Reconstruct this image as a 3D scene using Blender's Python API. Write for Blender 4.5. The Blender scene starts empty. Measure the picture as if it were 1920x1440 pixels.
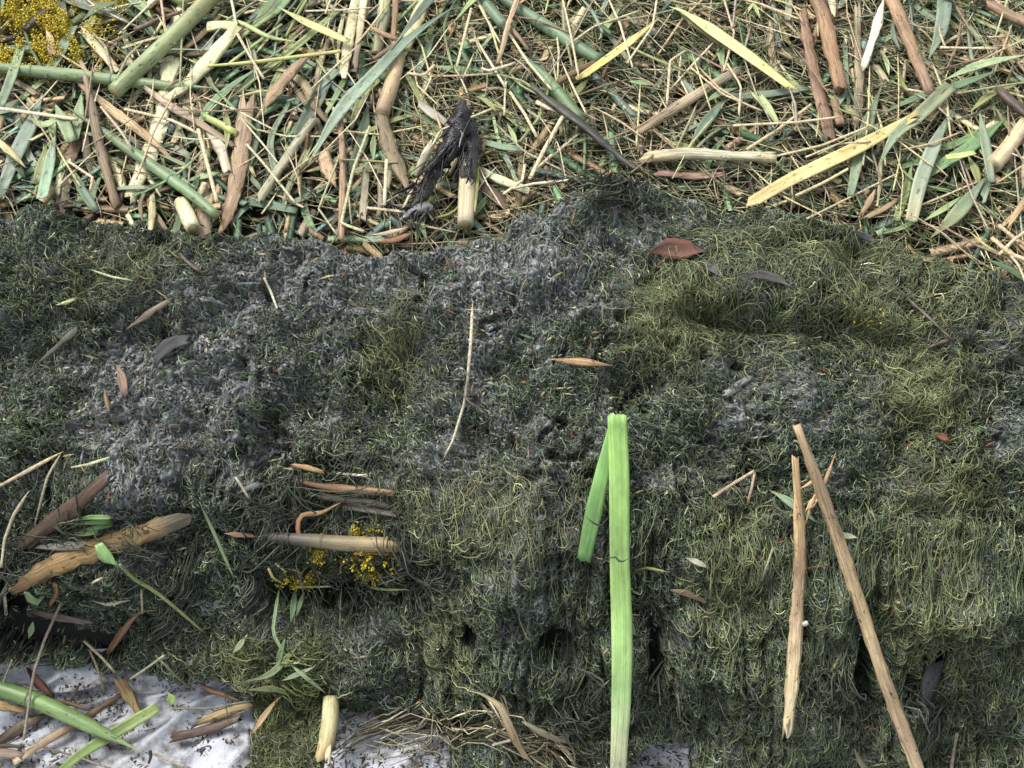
import bpy, math, random
import numpy as np
from mathutils import Vector
from mathutils.bvhtree import BVHTree

scene = bpy.context.scene
# ---------------------------------------------------------------- camera, sky, sun, exposure
W, H = 1920.0, 1440.0
FOV = math.radians(45.0)
PITCH = math.radians(50.0)
CAM = np.array([0.0, 0.0, 1.0])
FWD = np.array([0.0, math.cos(PITCH), -math.sin(PITCH)])
UPV = np.array([0.0, math.sin(PITCH), math.cos(PITCH)])
PXK = 2 * math.tan(FOV / 2) / W
cd = bpy.data.cameras.new('camera')
cd.angle = FOV
cd.clip_start = 0.01
cd.clip_end = 200
cam = bpy.data.objects.new('camera', cd)
cam.location = CAM
cam.rotation_euler = (math.radians(90) - PITCH, 0, 0)
scene.collection.objects.link(cam)
scene.camera = cam

SUN_EL, SUN_AZ = 60.0, -62.0          # thin cloud: a soft sun high on the left
w = bpy.data.worlds.new('World')
scene.world = w
w.use_nodes = True
nt = w.node_tree
sky = nt.nodes.new('ShaderNodeTexSky')
sky.sky_type = 'NISHITA'
sky.sun_disc = False
sky.sun_elevation = math.radians(SUN_EL)
sky.sun_rotation = math.radians(SUN_AZ)
sky.dust_density = 3.0
sky.air_density = 0.8
sky.ozone_density = 0.8
bg = nt.nodes['Background']
bg.inputs['Strength'].default_value = 0.13
hs = nt.nodes.new('ShaderNodeHueSaturation')     # cloud: the sky's blue mostly greyed out
hs.inputs['Saturation'].default_value = 0.3
nt.links.new(sky.outputs['Color'], hs.inputs['Color'])
nt.links.new(hs.outputs['Color'], bg.inputs['Color'])
sl = bpy.data.lights.new('sun', 'SUN')
sl.energy = 1.5
sl.angle = math.radians(22.0)
sl.color = (1.0, 0.955, 0.89)
so = bpy.data.objects.new('sun', sl)
az, el = math.radians(SUN_AZ), math.radians(SUN_EL)
sdir = Vector((math.sin(az) * math.cos(el), math.cos(az) * math.cos(el), math.sin(el)))
so.rotation_euler = sdir.to_track_quat('Z', 'Y').to_euler()
scene.collection.objects.link(so)
vs = scene.view_settings
vs.view_transform = 'Standard'
vs.look = 'None'
vs.gamma = 1.0
vs.use_curve_mapping = False
vs.exposure = 0.98

rng = np.random.default_rng(7)
R = random.Random(11)
COL = scene.collection

# ---------------------------------------------------------------- small numeric helpers
_lat = np.random.default_rng(3).random((256, 256)).astype(np.float32)


def vnoise(x, y, seed=0):
    x = np.asarray(x, float) + seed * 17.37
    y = np.asarray(y, float) + seed * 9.71
    xi = np.floor(x).astype(np.int64)
    yi = np.floor(y).astype(np.int64)
    fx, fy = x - xi, y - yi
    fx = fx * fx * fx * (fx * (fx * 6 - 15) + 10)
    fy = fy * fy * fy * (fy * (fy * 6 - 15) + 10)
    a = _lat[xi & 255, yi & 255]; b = _lat[(xi + 1) & 255, yi & 255]
    c = _lat[xi & 255, (yi + 1) & 255]; d = _lat[(xi + 1) & 255, (yi + 1) & 255]
    return (a * (1 - fx) + b * fx) * (1 - fy) + (c * (1 - fx) + d * fx) * fy


def fbm(x, y, oct=4, seed=0, gain=0.5):
    s, a, t = 0, 1.0, 0
    for i in range(oct):
        s = s + a * vnoise(x * 2 ** i, y * 2 ** i, seed + i * 5)
        t += a
        a *= gain
    return s / t


def ss(e0, e1, x):
    t = np.clip((np.asarray(x, float) - e0) / (e1 - e0), 0, 1)
    return t * t * (3 - 2 * t)


def hx(c):
    v = np.array([int(c[i:i + 2], 16) / 255 for i in (0, 2, 4)])
    return np.where(v <= 0.04045, v / 12.92, ((v + 0.055) / 1.055) ** 2.4)


def project(P):
    d = P - CAM
    z = d @ FWD
    return np.stack([W / 2 + d[..., 0] / z / PXK, H / 2 - (d @ UPV) / z / PXK], -1)


# ---------------------------------------------------------------- the bank's profile (front to back)
_py = np.array([-1.5, 0.44, 0.49, 0.591, 0.767, 1.06, 1.6, 4.0])
_pz = np.array([-0.02, -0.002, 0.0, 0.174, 0.2755, 0.318, 0.37, 0.55])
_s0 = np.concatenate([[0], np.cumsum(np.hypot(np.diff(_py), np.diff(_pz)))])
SS = np.arange(0, _s0[-1], 0.002)
_yy, _zz = np.interp(SS, _s0, _py), np.interp(SS, _s0, _pz)
_k = np.exp(-0.5 * (np.arange(-25, 26) * 0.002 / 0.013) ** 2); _k /= _k.sum()
PY = np.convolve(np.pad(_yy, 25, mode='reflect', reflect_type='odd'), _k, 'valid')
PZ = np.convolve(np.pad(_zz, 25, mode='reflect', reflect_type='odd'), _k, 'valid')
NY, NZ = -np.gradient(PZ, SS), np.gradient(PY, SS)
_l = np.hypot(NY, NZ); NY /= _l; NZ /= _l
S_AT_Y = lambda y: float(np.interp(y, PY, SS))


def shift(x):
    return -0.045 * ss(-0.17, 0.03, x) - 0.028 * ss(0.06, 0.2, x)


def bank(x, s, d):
    """point of the bank at x, arc length s, lifted d along its normal"""
    return np.stack([x, np.interp(s, SS, PY) + shift(x) + np.interp(s, SS, NY) * d,
                     np.interp(s, SS, PZ) + np.interp(s, SS, NZ) * d], -1)


def bank_n(s):
    s = np.asarray(s, float)
    return np.stack([np.zeros_like(s), np.interp(s, SS, NY), np.interp(s, SS, NZ)], -1)


# ---------------------------------------------------------------- mesh helpers
def mesh_from(name, V, F, col=None, puv=None, smooth=True):
    """V (n,3); F (m,4) quads array or list of polygons"""
    me = bpy.data.meshes.new(name)
    V = np.asarray(V, np.float32)
    if isinstance(F, np.ndarray):
        m = len(F)
        me.vertices.add(len(V)); me.vertices.foreach_set('co', V.ravel())
        me.loops.add(m * F.shape[1]); me.loops.foreach_set('vertex_index', F.ravel().astype(np.int32))
        me.polygons.add(m)
        me.polygons.foreach_set('loop_start', np.arange(0, m * F.shape[1], F.shape[1], dtype=np.int32))
        me.update(calc_edges=True)
    else:
        me.from_pydata(V.tolist(), [], F)
        me.update()
    if smooth:
        me.polygons.foreach_set('use_smooth', np.ones(len(me.polygons), bool))
    if col is not None:
        a = me.attributes.new('Col', 'FLOAT_COLOR', 'POINT')
        c = np.ones((len(V), 4), np.float32); c[:, :3] = col
        a.data.foreach_set('color', c.ravel())
    if puv is not None:
        a = me.attributes.new('puv', 'FLOAT_VECTOR', 'POINT')
        a.data.foreach_set('vector', np.asarray(puv, np.float32).ravel())
    return me


def obj(name, me, mat, parent=None):
    o = bpy.data.objects.new(name, me)
    me.materials.append(mat)
    COL.objects.link(o)
    if parent is not None:
        o.parent = parent
        o.matrix_parent_inverse.identity()
    return o


def tag(o, label=None, cat=None, group=None, kind=None):
    if label: o['label'] = label
    if cat: o['category'] = cat
    if group: o['group'] = group
    if kind: o['kind'] = kind
    return o


# ---------------------------------------------------------------- materials
def new_mat(name):
    m = bpy.data.materials.new(name)
    m.use_nodes = True
    n = m.node_tree
    return m, n, n.nodes['Principled BSDF']


def attr(n, name):
    a = n.nodes.new('ShaderNodeAttribute'); a.attribute_name = name
    return a


def noise(n, vec, scale, detail=3, rough=0.6):
    t = n.nodes.new('ShaderNodeTexNoise')
    t.inputs['Scale'].default_value = scale
    t.inputs['Detail'].default_value = detail
    t.inputs['Roughness'].default_value = rough
    if vec is not None: n.links.new(vec, t.inputs['Vector'])
    return t


def maprange(n, v, a, b, c, d):
    r = n.nodes.new('ShaderNodeMapRange')
    for i, q in zip((1, 2, 3, 4), (a, b, c, d)): r.inputs[i].default_value = q
    n.links.new(v, r.inputs[0])
    return r.outputs[0]


def mixc(n, f, a, b, mode='MIX'):
    m = n.nodes.new('ShaderNodeMix'); m.data_type = 'RGBA'; m.blend_type = mode
    for sock, v in ((0, f), (6, a), (7, b)):
        if hasattr(v, 'links'): n.links.new(v, m.inputs[sock])
        elif isinstance(v, (int, float)): m.inputs[sock].default_value = v
        else: m.inputs[sock].default_value = (*v, 1)
    return m.outputs[2]


def plant_mat(name, along=25.0, across=700.0, lo=0.72, hi=1.25, mud=0.5, rough=0.5, spec=0.4, bump=0.35, mudcol=(0.035, 0.032, 0.025), trans=0.0):
    m, n, p = new_mat(name)
    c = attr(n, 'Col').outputs['Color']
    uv = attr(n, 'puv').outputs['Vector']
    mp = n.nodes.new('ShaderNodeMapping'); mp.inputs['Scale'].default_value = (across, along, 31.0)
    n.links.new(uv, mp.inputs[0])
    st = noise(n, mp.outputs[0], 1.0, 3).outputs[0]
    f = maprange(n, st, 0.3, 0.7, lo, hi)
    cc = n.nodes.new('ShaderNodeCombineColor')
    for i in range(3): n.links.new(f, cc.inputs[i])
    c2 = mixc(n, 1.0, c, cc.outputs[0], 'MULTIPLY')
    mp3 = n.nodes.new('ShaderNodeMapping'); mp3.inputs['Scale'].default_value = (40, 16, 7)
    n.links.new(uv, mp3.inputs[0])
    pt = maprange(n, noise(n, mp3.outputs[0], 1.0, 4, 0.7).outputs[0], 0.32, 0.68, 0.62, 1.3)
    cp = n.nodes.new('ShaderNodeCombineColor')
    for i in range(3): n.links.new(pt, cp.inputs[i])
    c2 = mixc(n, 1.0, c2, cp.outputs[0], 'MULTIPLY')
    tc = n.nodes.new('ShaderNodeTexCoord')
    mp2 = n.nodes.new('ShaderNodeMapping'); mp2.inputs['Scale'].default_value = (1, 0.4, 1)
    n.links.new(uv, mp2.inputs[0])
    b1 = noise(n, mp2.outputs[0], 70.0, 6, 0.7).outputs[0]
    b2 = noise(n, mp2.outputs[0], 330.0, 2, 0.6).outputs[0]
    k1 = maprange(n, b1, 0.56, 0.72, 0.0, mud)
    b3 = noise(n, mp2.outputs[0], 900.0, 2, 0.6).outputs[0]
    k2a = maprange(n, b2, 0.62, 0.70, 0.0, min(1, mud * 1.5))
    k2b = maprange(n, b3, 0.64, 0.72, 0.0, min(1, mud * 1.3))
    m2 = n.nodes.new('ShaderNodeMath'); m2.operation = 'MAXIMUM'
    n.links.new(k2a, m2.inputs[0]); n.links.new(k2b, m2.inputs[1]); k2 = m2.outputs[0]
    mx = n.nodes.new('ShaderNodeMath'); mx.operation = 'MAXIMUM'
    n.links.new(k1, mx.inputs[0]); n.links.new(k2, mx.inputs[1])
    c3 = mixc(n, mx.outputs[0], c2, mudcol)
    n.links.new(c3, p.inputs['Base Color'])
    p.inputs['Roughness'].default_value = rough
    p.inputs['Specular IOR Level'].default_value = spec
    bp = n.nodes.new('ShaderNodeBump'); bp.inputs['Strength'].default_value = bump; bp.inputs['Distance'].default_value = 0.0006
    n.links.new(st, bp.inputs['Height']); n.links.new(bp.outputs[0], p.inputs['Normal'])
    return m


def strand_mat(name, rough=0.5, spec=0.4, mottle=0.0):
    m, n, p = new_mat(name)
    c = attr(n, 'Col').outputs['Color']
    if mottle:
        tc = n.nodes.new('ShaderNodeTexCoord')
        f = maprange(n, noise(n, tc.outputs['Object'], 420, 4, 0.7).outputs[0], 0.34, 0.66, 1 - mottle, 1 + mottle * 0.7)
        cc = n.nodes.new('ShaderNodeCombineColor')
        for i in range(3): n.links.new(f, cc.inputs[i])
        c = mixc(n, 1.0, c, cc.outputs[0], 'MULTIPLY')
    n.links.new(c, p.inputs['Base Color'])
    p.inputs['Roughness'].default_value = rough
    p.inputs['Specular IOR Level'].default_value = spec
    return m


M_stem = plant_mat('green_stem', 12, 500, 0.85, 1.13, 0.5, 0.42, 0.45)
M_leaf = plant_mat('leaf_blade', 8, 1500, 0.8, 1.18, 0.45, 0.45, 0.4, 0.5)
M_fresh = plant_mat('fresh_leaf', 3, 1100, 0.76, 1.2, 0.12, 0.42, 0.4, 0.8)
M_dry = plant_mat('dry_reed', 30, 900, 0.52, 1.32, 0.5, 0.6, 0.3, 0.6)
M_cream = plant_mat('cream_sheath', 14, 700, 0.85, 1.12, 0.45, 0.5, 0.35, 0.4, (0.10, 0.075, 0.04))
M_coat = plant_mat('mud_coat', 300, 90, 0.35, 1.9, 0.3, 0.28, 0.6, 1.0, (0.10, 0.10, 0.10))
M_coat.node_tree.nodes['Bump'].inputs['Distance'].default_value = 0.004
M_dark = plant_mat('dark_wood', 120, 500, 0.45, 1.6, 0.4, 0.5, 0.5, 1.0)
M_straw = strand_mat('straw', 0.55, 0.35, 0.5)
M_alga = strand_mat('algae_fibre', 0.4, 0.5)
M_yellow = strand_mat('yellow_weed', 0.6, 0.3)

m, n, p = new_mat('mud_crust')
tc = n.nodes.new('ShaderNodeTexCoord')
nz1 = noise(n, tc.outputs['Object'], 260, 5, 0.7).outputs[0]
f = maprange(n, nz1, 0.3, 0.7, 0.55, 1.35)
cc = n.nodes.new('ShaderNodeCombineColor')
for i in range(3): n.links.new(f, cc.inputs[i])
n.links.new(mixc(n, 1.0, attr(n, 'Col').outputs['Color'], cc.outputs[0], 'MULTIPLY'), p.inputs['Base Color'])
p.inputs['Roughness'].default_value = 0.3
p.inputs['Specular IOR Level'].default_value = 0.5
bp = n.nodes.new('ShaderNodeBump'); bp.inputs['Strength'].default_value = 0.7; bp.inputs['Distance'].default_value = 0.0012
n.links.new(nz1, bp.inputs['Height']); n.links.new(bp.outputs[0], p.inputs['Normal'])
M_mud = m

m, n, p = new_mat('dark_soil')
tc = n.nodes.new('ShaderNodeTexCoord')
nz1 = noise(n, tc.outputs['Object'], 60, 8, 0.7).outputs[0]
rp = n.nodes.new('ShaderNodeValToRGB')
rp.color_ramp.elements[0].position = 0.3; rp.color_ramp.elements[0].color = (0.008, 0.007, 0.005, 1)
rp.color_ramp.elements[1].position = 0.75; rp.color_ramp.elements[1].color = (0.016, 0.015, 0.012, 1)
n.links.new(nz1, rp.inputs[0]); n.links.new(rp.outputs[0], p.inputs['Base Color'])
p.inputs['Roughness'].default_value = 0.85
M_soil = m

m, n, p = new_mat('white_plastic')
tc = n.nodes.new('ShaderNodeTexCoord')
ob = tc.outputs['Object']
a1 = noise(n, ob, 45, 8, 0.75).outputs[0]
a2 = noise(n, ob, 190, 4, 0.7).outputs[0]
a3 = noise(n, ob, 14, 3, 0.6).outputs[0]
k = maprange(n, a1, 0.44, 0.62, 0.0, 0.8)
k2 = maprange(n, a2, 0.62, 0.69, 0.0, 0.9)
k3 = maprange(n, a3, 0.45, 0.6, 0.25, 1.0)
mm = n.nodes.new('ShaderNodeMath'); mm.operation = 'MULTIPLY'; n.links.new(k2, mm.inputs[0]); n.links.new(k3, mm.inputs[1])
mx = n.nodes.new('ShaderNodeMath'); mx.operation = 'MAXIMUM'; n.links.new(k, mx.inputs[0]); n.links.new(mm.outputs[0], mx.inputs[1])
c = mixc(n, mx.outputs[0], (0.48, 0.505, 0.55), (0.07, 0.062, 0.05))
n.links.new(c, p.inputs['Base Color'])
p.inputs['Roughness'].default_value = 0.5
bp = n.nodes.new('ShaderNodeBump'); bp.inputs['Strength'].default_value = 0.4; bp.inputs['Distance'].default_value = 0.002
n.links.new(a1, bp.inputs['Height']); n.links.new(bp.outputs[0], p.inputs['Normal'])
M_plastic = m

# ---------------------------------------------------------------- the ground: far sheet and the bank under everything
V = np.array([[-60, -60, -0.25], [60, -60, -0.25], [60, 60, -0.25], [-60, 60, -0.25]])
tag(obj('ground', mesh_from('ground', V, np.array([[0, 1, 2, 3]])), M_soil), kind='structure')


def grid_faces(nr, nc):
    i = np.arange(nr * nc).reshape(nr, nc)
    return np.stack([i[:-1, :-1], i[:-1, 1:], i[1:, 1:], i[1:, :-1]], -1).reshape(-1, 4)


gx = np.concatenate([np.linspace(-3, -0.75, 10), np.linspace(-0.74, 0.74, 300), np.linspace(0.75, 3, 10)])
gs = np.concatenate([np.linspace(0, S_AT_Y(0.3), 12)[:-1], np.arange(S_AT_Y(0.3), S_AT_Y(1.5), 0.005), np.linspace(S_AT_Y(1.5), SS[-1], 20)])
X, S = np.meshgrid(gx, gs)
D = (fbm(X * 30, S * 30, 4, 2) - 0.5) * 0.014 * ss(S_AT_Y(0.55), S_AT_Y(0.7), S) - 0.006
tag(obj('soil', mesh_from('soil', bank(X, S, D).reshape(-1, 3), grid_faces(*X.shape)), M_soil), kind='structure')

# ---------------------------------------------------------------- the heap of weed and mud
TOP = np.array([(-900, 380), (0, 393), (150, 400), (260, 415), (330, 442), (420, 442), (480, 425), (600, 452), (650, 472), (720, 480), (790, 472), (870, 457),
                (930, 447), (1000, 405), (1060, 388), (1130, 372), (1170, 352), (1230, 375), (1300, 377), (1380, 397), (1450, 412), (1550, 427), (1650, 447),
                (1740, 482), (1800, 512), (1850, 522), (1920, 527), (2800, 580)], float)
BOT = np.array([(-900, 1230), (0, 1243), (120, 1262), (200, 1262), (300, 1272), (400, 1268), (440, 1285), (466, 1310), (474, 1540), (600, 1540), (612, 1310), (640, 1318), (720, 1330),
                (800, 1335), (846, 1350), (858, 1540), (1176, 1540), (1186, 1398), (1300, 1402), (1316, 1540), (2800, 1540)], float)
# relief: px, py, sx, sy, angle, mm
BUMPS = [(1440, 622, 110, 10, 5, -11), (1650, 640, 60, 12, 20, -9), (1450, 585, 150, 16, 6, 8), (1350, 600, 60, 12, 0, -10), (1180, 740, 34, 45, 0, -24), (610, 790, 60, 30, 10, -12), (1035, 1200, 26, 22, 0, -22),
         (110, 1190, 90, 50, 0, -26), (130, 1050, 120, 36, -15, 16), (630, 1000, 110, 26, 0, 12), (620, 885, 90, 16, 5, -10), (600, 1100, 130, 45, 0, -20), (250, 1200, 90, 50, 0, -8), (580, 960, 110, 30, 0, -6),
         (990, 1060, 50, 110, 0, 10), (1450, 745, 110, 60, 0, 10), (1240, 660, 50, 80, 0, 9), (1720, 770, 60, 70, 0, 8), (400, 700, 140, 80, 0, 8),
         (900, 540, 170, 50, 0, 7), (1610, 1290, 22, 90, 0, -16), (1330, 1380, 60, 50, 0, -18), (1750, 1300, 26, 60, 0, -12), (1500, 560, 150, 26, 8, 9),
         (1560, 1120, 30, 130, 0, 6), (1840, 1330, 60, 110, 0, -8), (1230, 1180, 26, 130, 0, -12), (300, 900, 80, 60, 0, 7), (1000, 760, 160, 40, 0, -5),
         (700, 1230, 120, 50, 0, 8), (60, 900, 60, 120, 0, 5), (1330, 865, 50, 30, 0, -9), (340, 1010, 60, 26, -15, -7), (850, 1120, 60, 80, 0, 4), (650, 450, 60, 16, 0, 4), (1150, 400, 50, 26, 0, 12)]
GREY = [(380, 720, 170, 110, 0, 1.0), (560, 560, 110, 60, 0, .8), (880, 520, 150, 60, 0, .9), (1020, 500, 110, 50, 0, .6), (1000, 1050, 40, 110, -8, .8), (1545, 1130, 28, 170, 0, .7),
        (1400, 720, 80, 50, 0, .6), (1890, 640, 60, 110, 0, .5), (1190, 450, 60, 30, 0, .5), (880, 720, 110, 120, 0, .7), (280, 860, 70, 110, 0, .8), (1850, 950, 60, 90, 0, .25),
        (720, 900, 60, 30, 0, .3), (60, 700, 70, 60, 0, .3), (1450, 560, 90, 20, 5, .3), (1600, 1380, 60, 60, 0, .3), (640, 480, 60, 25, 0, .5), (900, 900, 90, 40, 0, .6), (1080, 600, 80, 40, 0, .5), (1550, 800, 120, 50, 0, .35)]
LUSH = [(1260, 600, 60, 60, 0, .7), (1720, 740, 60, 55, 0, .8), (1650, 590, 60, 30, 8, .8), (1770, 930, 60, 50, 0, .5), (740, 660, 40, 60, 0, .5), (250, 520, 120, 40, -10, .25),
        (950, 950, 80, 50, 0, .5), (840, 1180, 40, 50, 0, .4), (1750, 480, 90, 30, 8, .4), (540, 1380, 60, 60, 0, .6), (760, 960, 60, 40, 0, .4), (1740, 1130, 80, 120, 0, .3), (1380, 1040, 50, 90, 0, .4), (500, 1230, 90, 40, 0, .5)]


def gsum(tab, px, py):
    r = np.zeros_like(px)
    for (x, y, sx, sy, a, k) in tab:
        c, s_ = math.cos(math.radians(a)), math.sin(math.radians(a))
        dx, dy = px - x, py - y
        u, v = dx * c + dy * s_, -dx * s_ + dy * c
        r += k * np.exp(-0.5 * ((u / sx) ** 2 + (v / sy) ** 2))
    return r


def heap_mask(px, py):
    wob = (fbm(px / 45, py / 45, 3, 61) - 0.5) * 34
    pw = px + (fbm(px / 30, py / 22, 3, 63) - 0.5) * 46
    return ss(-8, 16, np.minimum(py - np.interp(px, TOP[:, 0], TOP[:, 1]), np.interp(pw, BOT[:, 0], BOT[:, 1]) - py) + wob * 0.8)


HOLES = [(60, 1200, 80, 26, 0, 1.4), (185, 1222, 40, 14, 0, 1.2), (30, 1120, 26, 20, 0, 1.1), (600, 1112, 105, 20, 0, 1.3), (1035, 1203, 24, 18, 0, 1.5), (1615, 1250, 12, 60, 0, 1.3), (1230, 1235, 14, 60, 0, 1.2), (20, 1080, 16, 60, 0, 1.0), (880, 1180, 20, 30, 0, .9)]
GXS, GSS = 0.0009, 0.0009
X0, X1 = -0.70, 0.70
S0_, S1_ = S_AT_Y(0.30), S_AT_Y(0.90)
hx_ = np.arange(X0, X1, GXS); hs_ = np.arange(S0_, S1_, GSS)
X, S = np.meshgrid(hx_, hs_)
pj = project(bank(X, S, 0.02))
PX, PY_ = pj[..., 0], pj[..., 1]
mask = heap_mask(PX, PY_)
mask = mask * (1 - ss(0.55, 0.95, gsum(HOLES, PX, PY_) + (fbm(PX / 16, PY_ / 16, 3, 65) - .5) * 0.9))
lump = fbm(X * 16, S * 16, 3, 71) - 0.5
mid = 1 - np.abs(2 * fbm(X * 55 + 2 * lump, S * 55, 2, 81) - 1)
G = np.clip(gsum(GREY, PX, PY_) * 0.9 + (fbm(PX / 55, PY_ / 55, 4, 91, .65) - 0.47) * 2.4, 0, 1)
wx = fbm(X * 120, S * 120, 2, 101) - .5
wy = fbm(X * 120, S * 120, 2, 111) - .5
fine = fbm(X * 170 + wx * 2.2, S * 170 + wy * 2.2, 3, 121, 0.6)
fine = np.abs(2 * fine - 1)
relief = gsum(BUMPS, PX, PY_) * 0.001
lump2 = fbm(X * 30 + 7, S * 34, 2, 77) - 0.5
smooth_d = 0.032 + lump * 0.034 + lump2 * 0.025 + relief
smooth_d = 0.007 + 0.5 * ((smooth_d - 0.007) + np.sqrt((smooth_d - 0.007) ** 2 + 0.006 ** 2))
thin = 1 - 0.55 * ss(1300, 1380, PY_) * (1 - ss(850, 960, PX))              # only a film where it trails over the sheet
pit = ss(0.63, 0.76, fbm(X * 62 + lump2 * 3, S * 62, 2, 151)) * (0.35 + 0.65 * ss(0.35, 0.6, fbm(X * 9, S * 9, 2, 161)))
vert = 1 - np.abs(2 * fbm(X * 85 + lump2, S * 9, 2, 171) - 1)
relief_p = pit * 0.008 + 0.008 * ss(0.72, 0.97, vert) * ss(0.35, 0.65, fbm(X * 20, S * 14, 2, 181)) * ss(900, 1050, PY_) * (0.35 + 0.65 * ss(700, 1000, PX))
disp = (smooth_d - relief_p + (mid - 0.6) * 0.009 + (fine - 0.25) * 0.008 * (0.55 + 0.45 * G)) * thin * mask - 0.010 * (1 - mask)
SM = (smooth_d - relief_p * 0.85 + (mid - 0.6) * 0.008) * thin * mask - 0.010 * (1 - mask)
grey = hx('7d8181'); dark = hx('191d16')
gg = (G * (0.35 + 0.65 * ss(0.08, 0.5, fine)))[..., None]  # grey fades to dark in the fine pits: crevice shade put into the colour
hue = fbm(PX / 40, PY_ / 40, 3, 131)[..., None]
HC = dark * (1 - gg) + grey * gg
HC = HC * (0.8 + 0.4 * hue)
heap = obj('mud', mesh_from('mud', bank(X, S, disp).reshape(-1, 3), grid_faces(*X.shape), HC.reshape(-1, 3)), M_mud)
tag(heap, kind='structure')


def lookup(A, x, s):
    fi = np.clip((s - S0_) / GSS, 0, A.shape[0] - 1.001); fj = np.clip((x - X0) / GXS, 0, A.shape[1] - 1.001)
    i, j = fi.astype(int), fj.astype(int)
    a, b = fi - i, fj - j
    return (A[i, j] * (1 - b) + A[i, j + 1] * b) * (1 - a) + (A[i + 1, j] * (1 - b) + A[i + 1, j + 1] * b) * a


# plastic sheet in front
gx = np.arange(-0.75, 0.75, 0.0025); gs = np.arange(S_AT_Y(0.1), S_AT_Y(0.512), 0.0025)
XS, S_S = np.meshgrid(gx, gs)


def sheet_d(X, S):
    a = X * 0.8 + S * 0.6
    b = -X * 0.6 + S * 0.8
    rid = 1 - np.abs(2 * fbm(a * 6, b * 17, 2, 31) - 1)
    rid2 = 1 - np.abs(2 * fbm(a * 14 + 3, b * 36, 2, 41) - 1)
    pp = project(bank(X, S, 0.02))
    return (1 - 0.85 * heap_mask(pp[..., 0], pp[..., 1])) * (0.001 + 0.015 * rid ** 4 + 0.008 * rid2 ** 4 + 0.004 * fbm(X * 12, S * 12, 2, 51))


sheet = obj('plastic_sheet', mesh_from('plastic_sheet', bank(XS, S_S, sheet_d(XS, S_S)).reshape(-1, 3), grid_faces(*XS.shape)), M_plastic)
tag(sheet, 'crumpled white plastic sheet smeared with dirt under the foot of the weed heap', 'plastic sheet')

# coarse surfaces for setting things down
st_ = 4
Xc, Sc = X[::st_, ::st_], S[::st_, ::st_]
tops = np.maximum(SM[::st_, ::st_], 0.0)
tops = np.maximum(tops, np.where(PY_[::st_, ::st_] > 1150, sheet_d(Xc, Sc), 0))
_V = bank(Xc, Sc, tops).reshape(-1, 3)
BV1 = BVHTree.FromPolygons(_V.tolist(), grid_faces(*Xc.shape).tolist())
xb, sb = np.meshgrid(np.linspace(-1.2, 1.2, 60), np.linspace(S_AT_Y(0.85), S_AT_Y(3), 60))
BV2 = BVHTree.FromPolygons(bank(xb, sb, 0 * xb).reshape(-1, 3).tolist(), grid_faces(*xb.shape).tolist())


def hit(px, py):
    d = FWD + (px - W / 2) * PXK * np.array([1, 0, 0]) + (H / 2 - py) * PXK * UPV
    d = Vector(d).normalized()
    for bv in (BV1, BV2):
        r = bv.ray_cast(Vector(CAM), d)
        if r[0] is not None:
            n_ = r[1] if r[1].z > 0 else -r[1]
            return np.array(r[0]), np.array(n_)
    t = -CAM[2] / d.z
    return CAM + np.array(d) * t, np.array([0, 0, 1.0])


# ---------------------------------------------------------------- strands, many at once
def sweep_many(P, Nn, rad, col, sides=3, flat=1.0):
    """P (n,k,3), Nn (n,k,3), rad (n,k), col (n,3) -> V, F, C"""
    n_, k_ = P.shape[:2]
    T = np.gradient(P, axis=1); T /= np.linalg.norm(T, axis=-1, keepdims=True) + 1e-9
    B = np.cross(T, Nn); B /= np.linalg.norm(B, axis=-1, keepdims=True) + 1e-9
    U = np.cross(B, T)
    if sides == 2:
        an = [0, math.pi]
    else:
        an = [math.pi / 2 + 2 * math.pi * i / sides for i in range(sides)]
    ring = np.stack([P + rad[..., None] * (math.cos(a) * B + flat * math.sin(a) * U) for a in an], 2)   # n,k,sides,3
    V = ring.reshape(-1, 3)
    idx = np.arange(n_ * k_ * sides).reshape(n_, k_, sides)
    fs = []
    rng_s = range(sides) if sides > 2 else range(1)
    for i in rng_s:
        j = (i + 1) % sides
        fs.append(np.stack([idx[:, :-1, i], idx[:, :-1, j], idx[:, 1:, j], idx[:, 1:, i]], -1).reshape(-1, 4))
    C = np.repeat(col, k_ * sides, axis=0)
    return V, np.concatenate(fs), C


def strand_cloud(n_, xs, ssv, length, k_, rad, curl, bias_h, bias_w, lift, col, surf):
    """random curly paths in the surface's own (x, s) plane"""
    h = bias_h + rng.normal(0, 1, n_) * bias_w
    curv = rng.normal(0, 1, n_) * curl
    step = length / (k_ - 1)
    x, s = np.empty((n_, k_)), np.empty((n_, k_))
    x[:, 0], s[:, 0] = xs, ssv
    for i in range(1, k_):
        h = h + curv + rng.normal(0, 0.8, n_) * curl
        x[:, i] = x[:, i - 1] + np.cos(h) * step
        s[:, i] = s[:, i - 1] + np.sin(h) * step
    t = np.linspace(0, 1, k_)[None]
    arch = np.sin(t * math.pi * rng.uniform(0.8, 2.2, n_)[:, None] + rng.uniform(0, 1.5, n_)[:, None])
    d = surf(x, s) + lift[:, None] * (0.35 + 0.65 * arch) + rad[:, None] * 0.5
    P = bank(x, s, d)
    taper = (0.35 + 0.65 * np.sin(np.clip(t * 0.93 + 0.07, 0, 1) * math.pi) ** 0.5)
    return P, bank_n(s), rad[:, None] * taper, col


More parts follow.
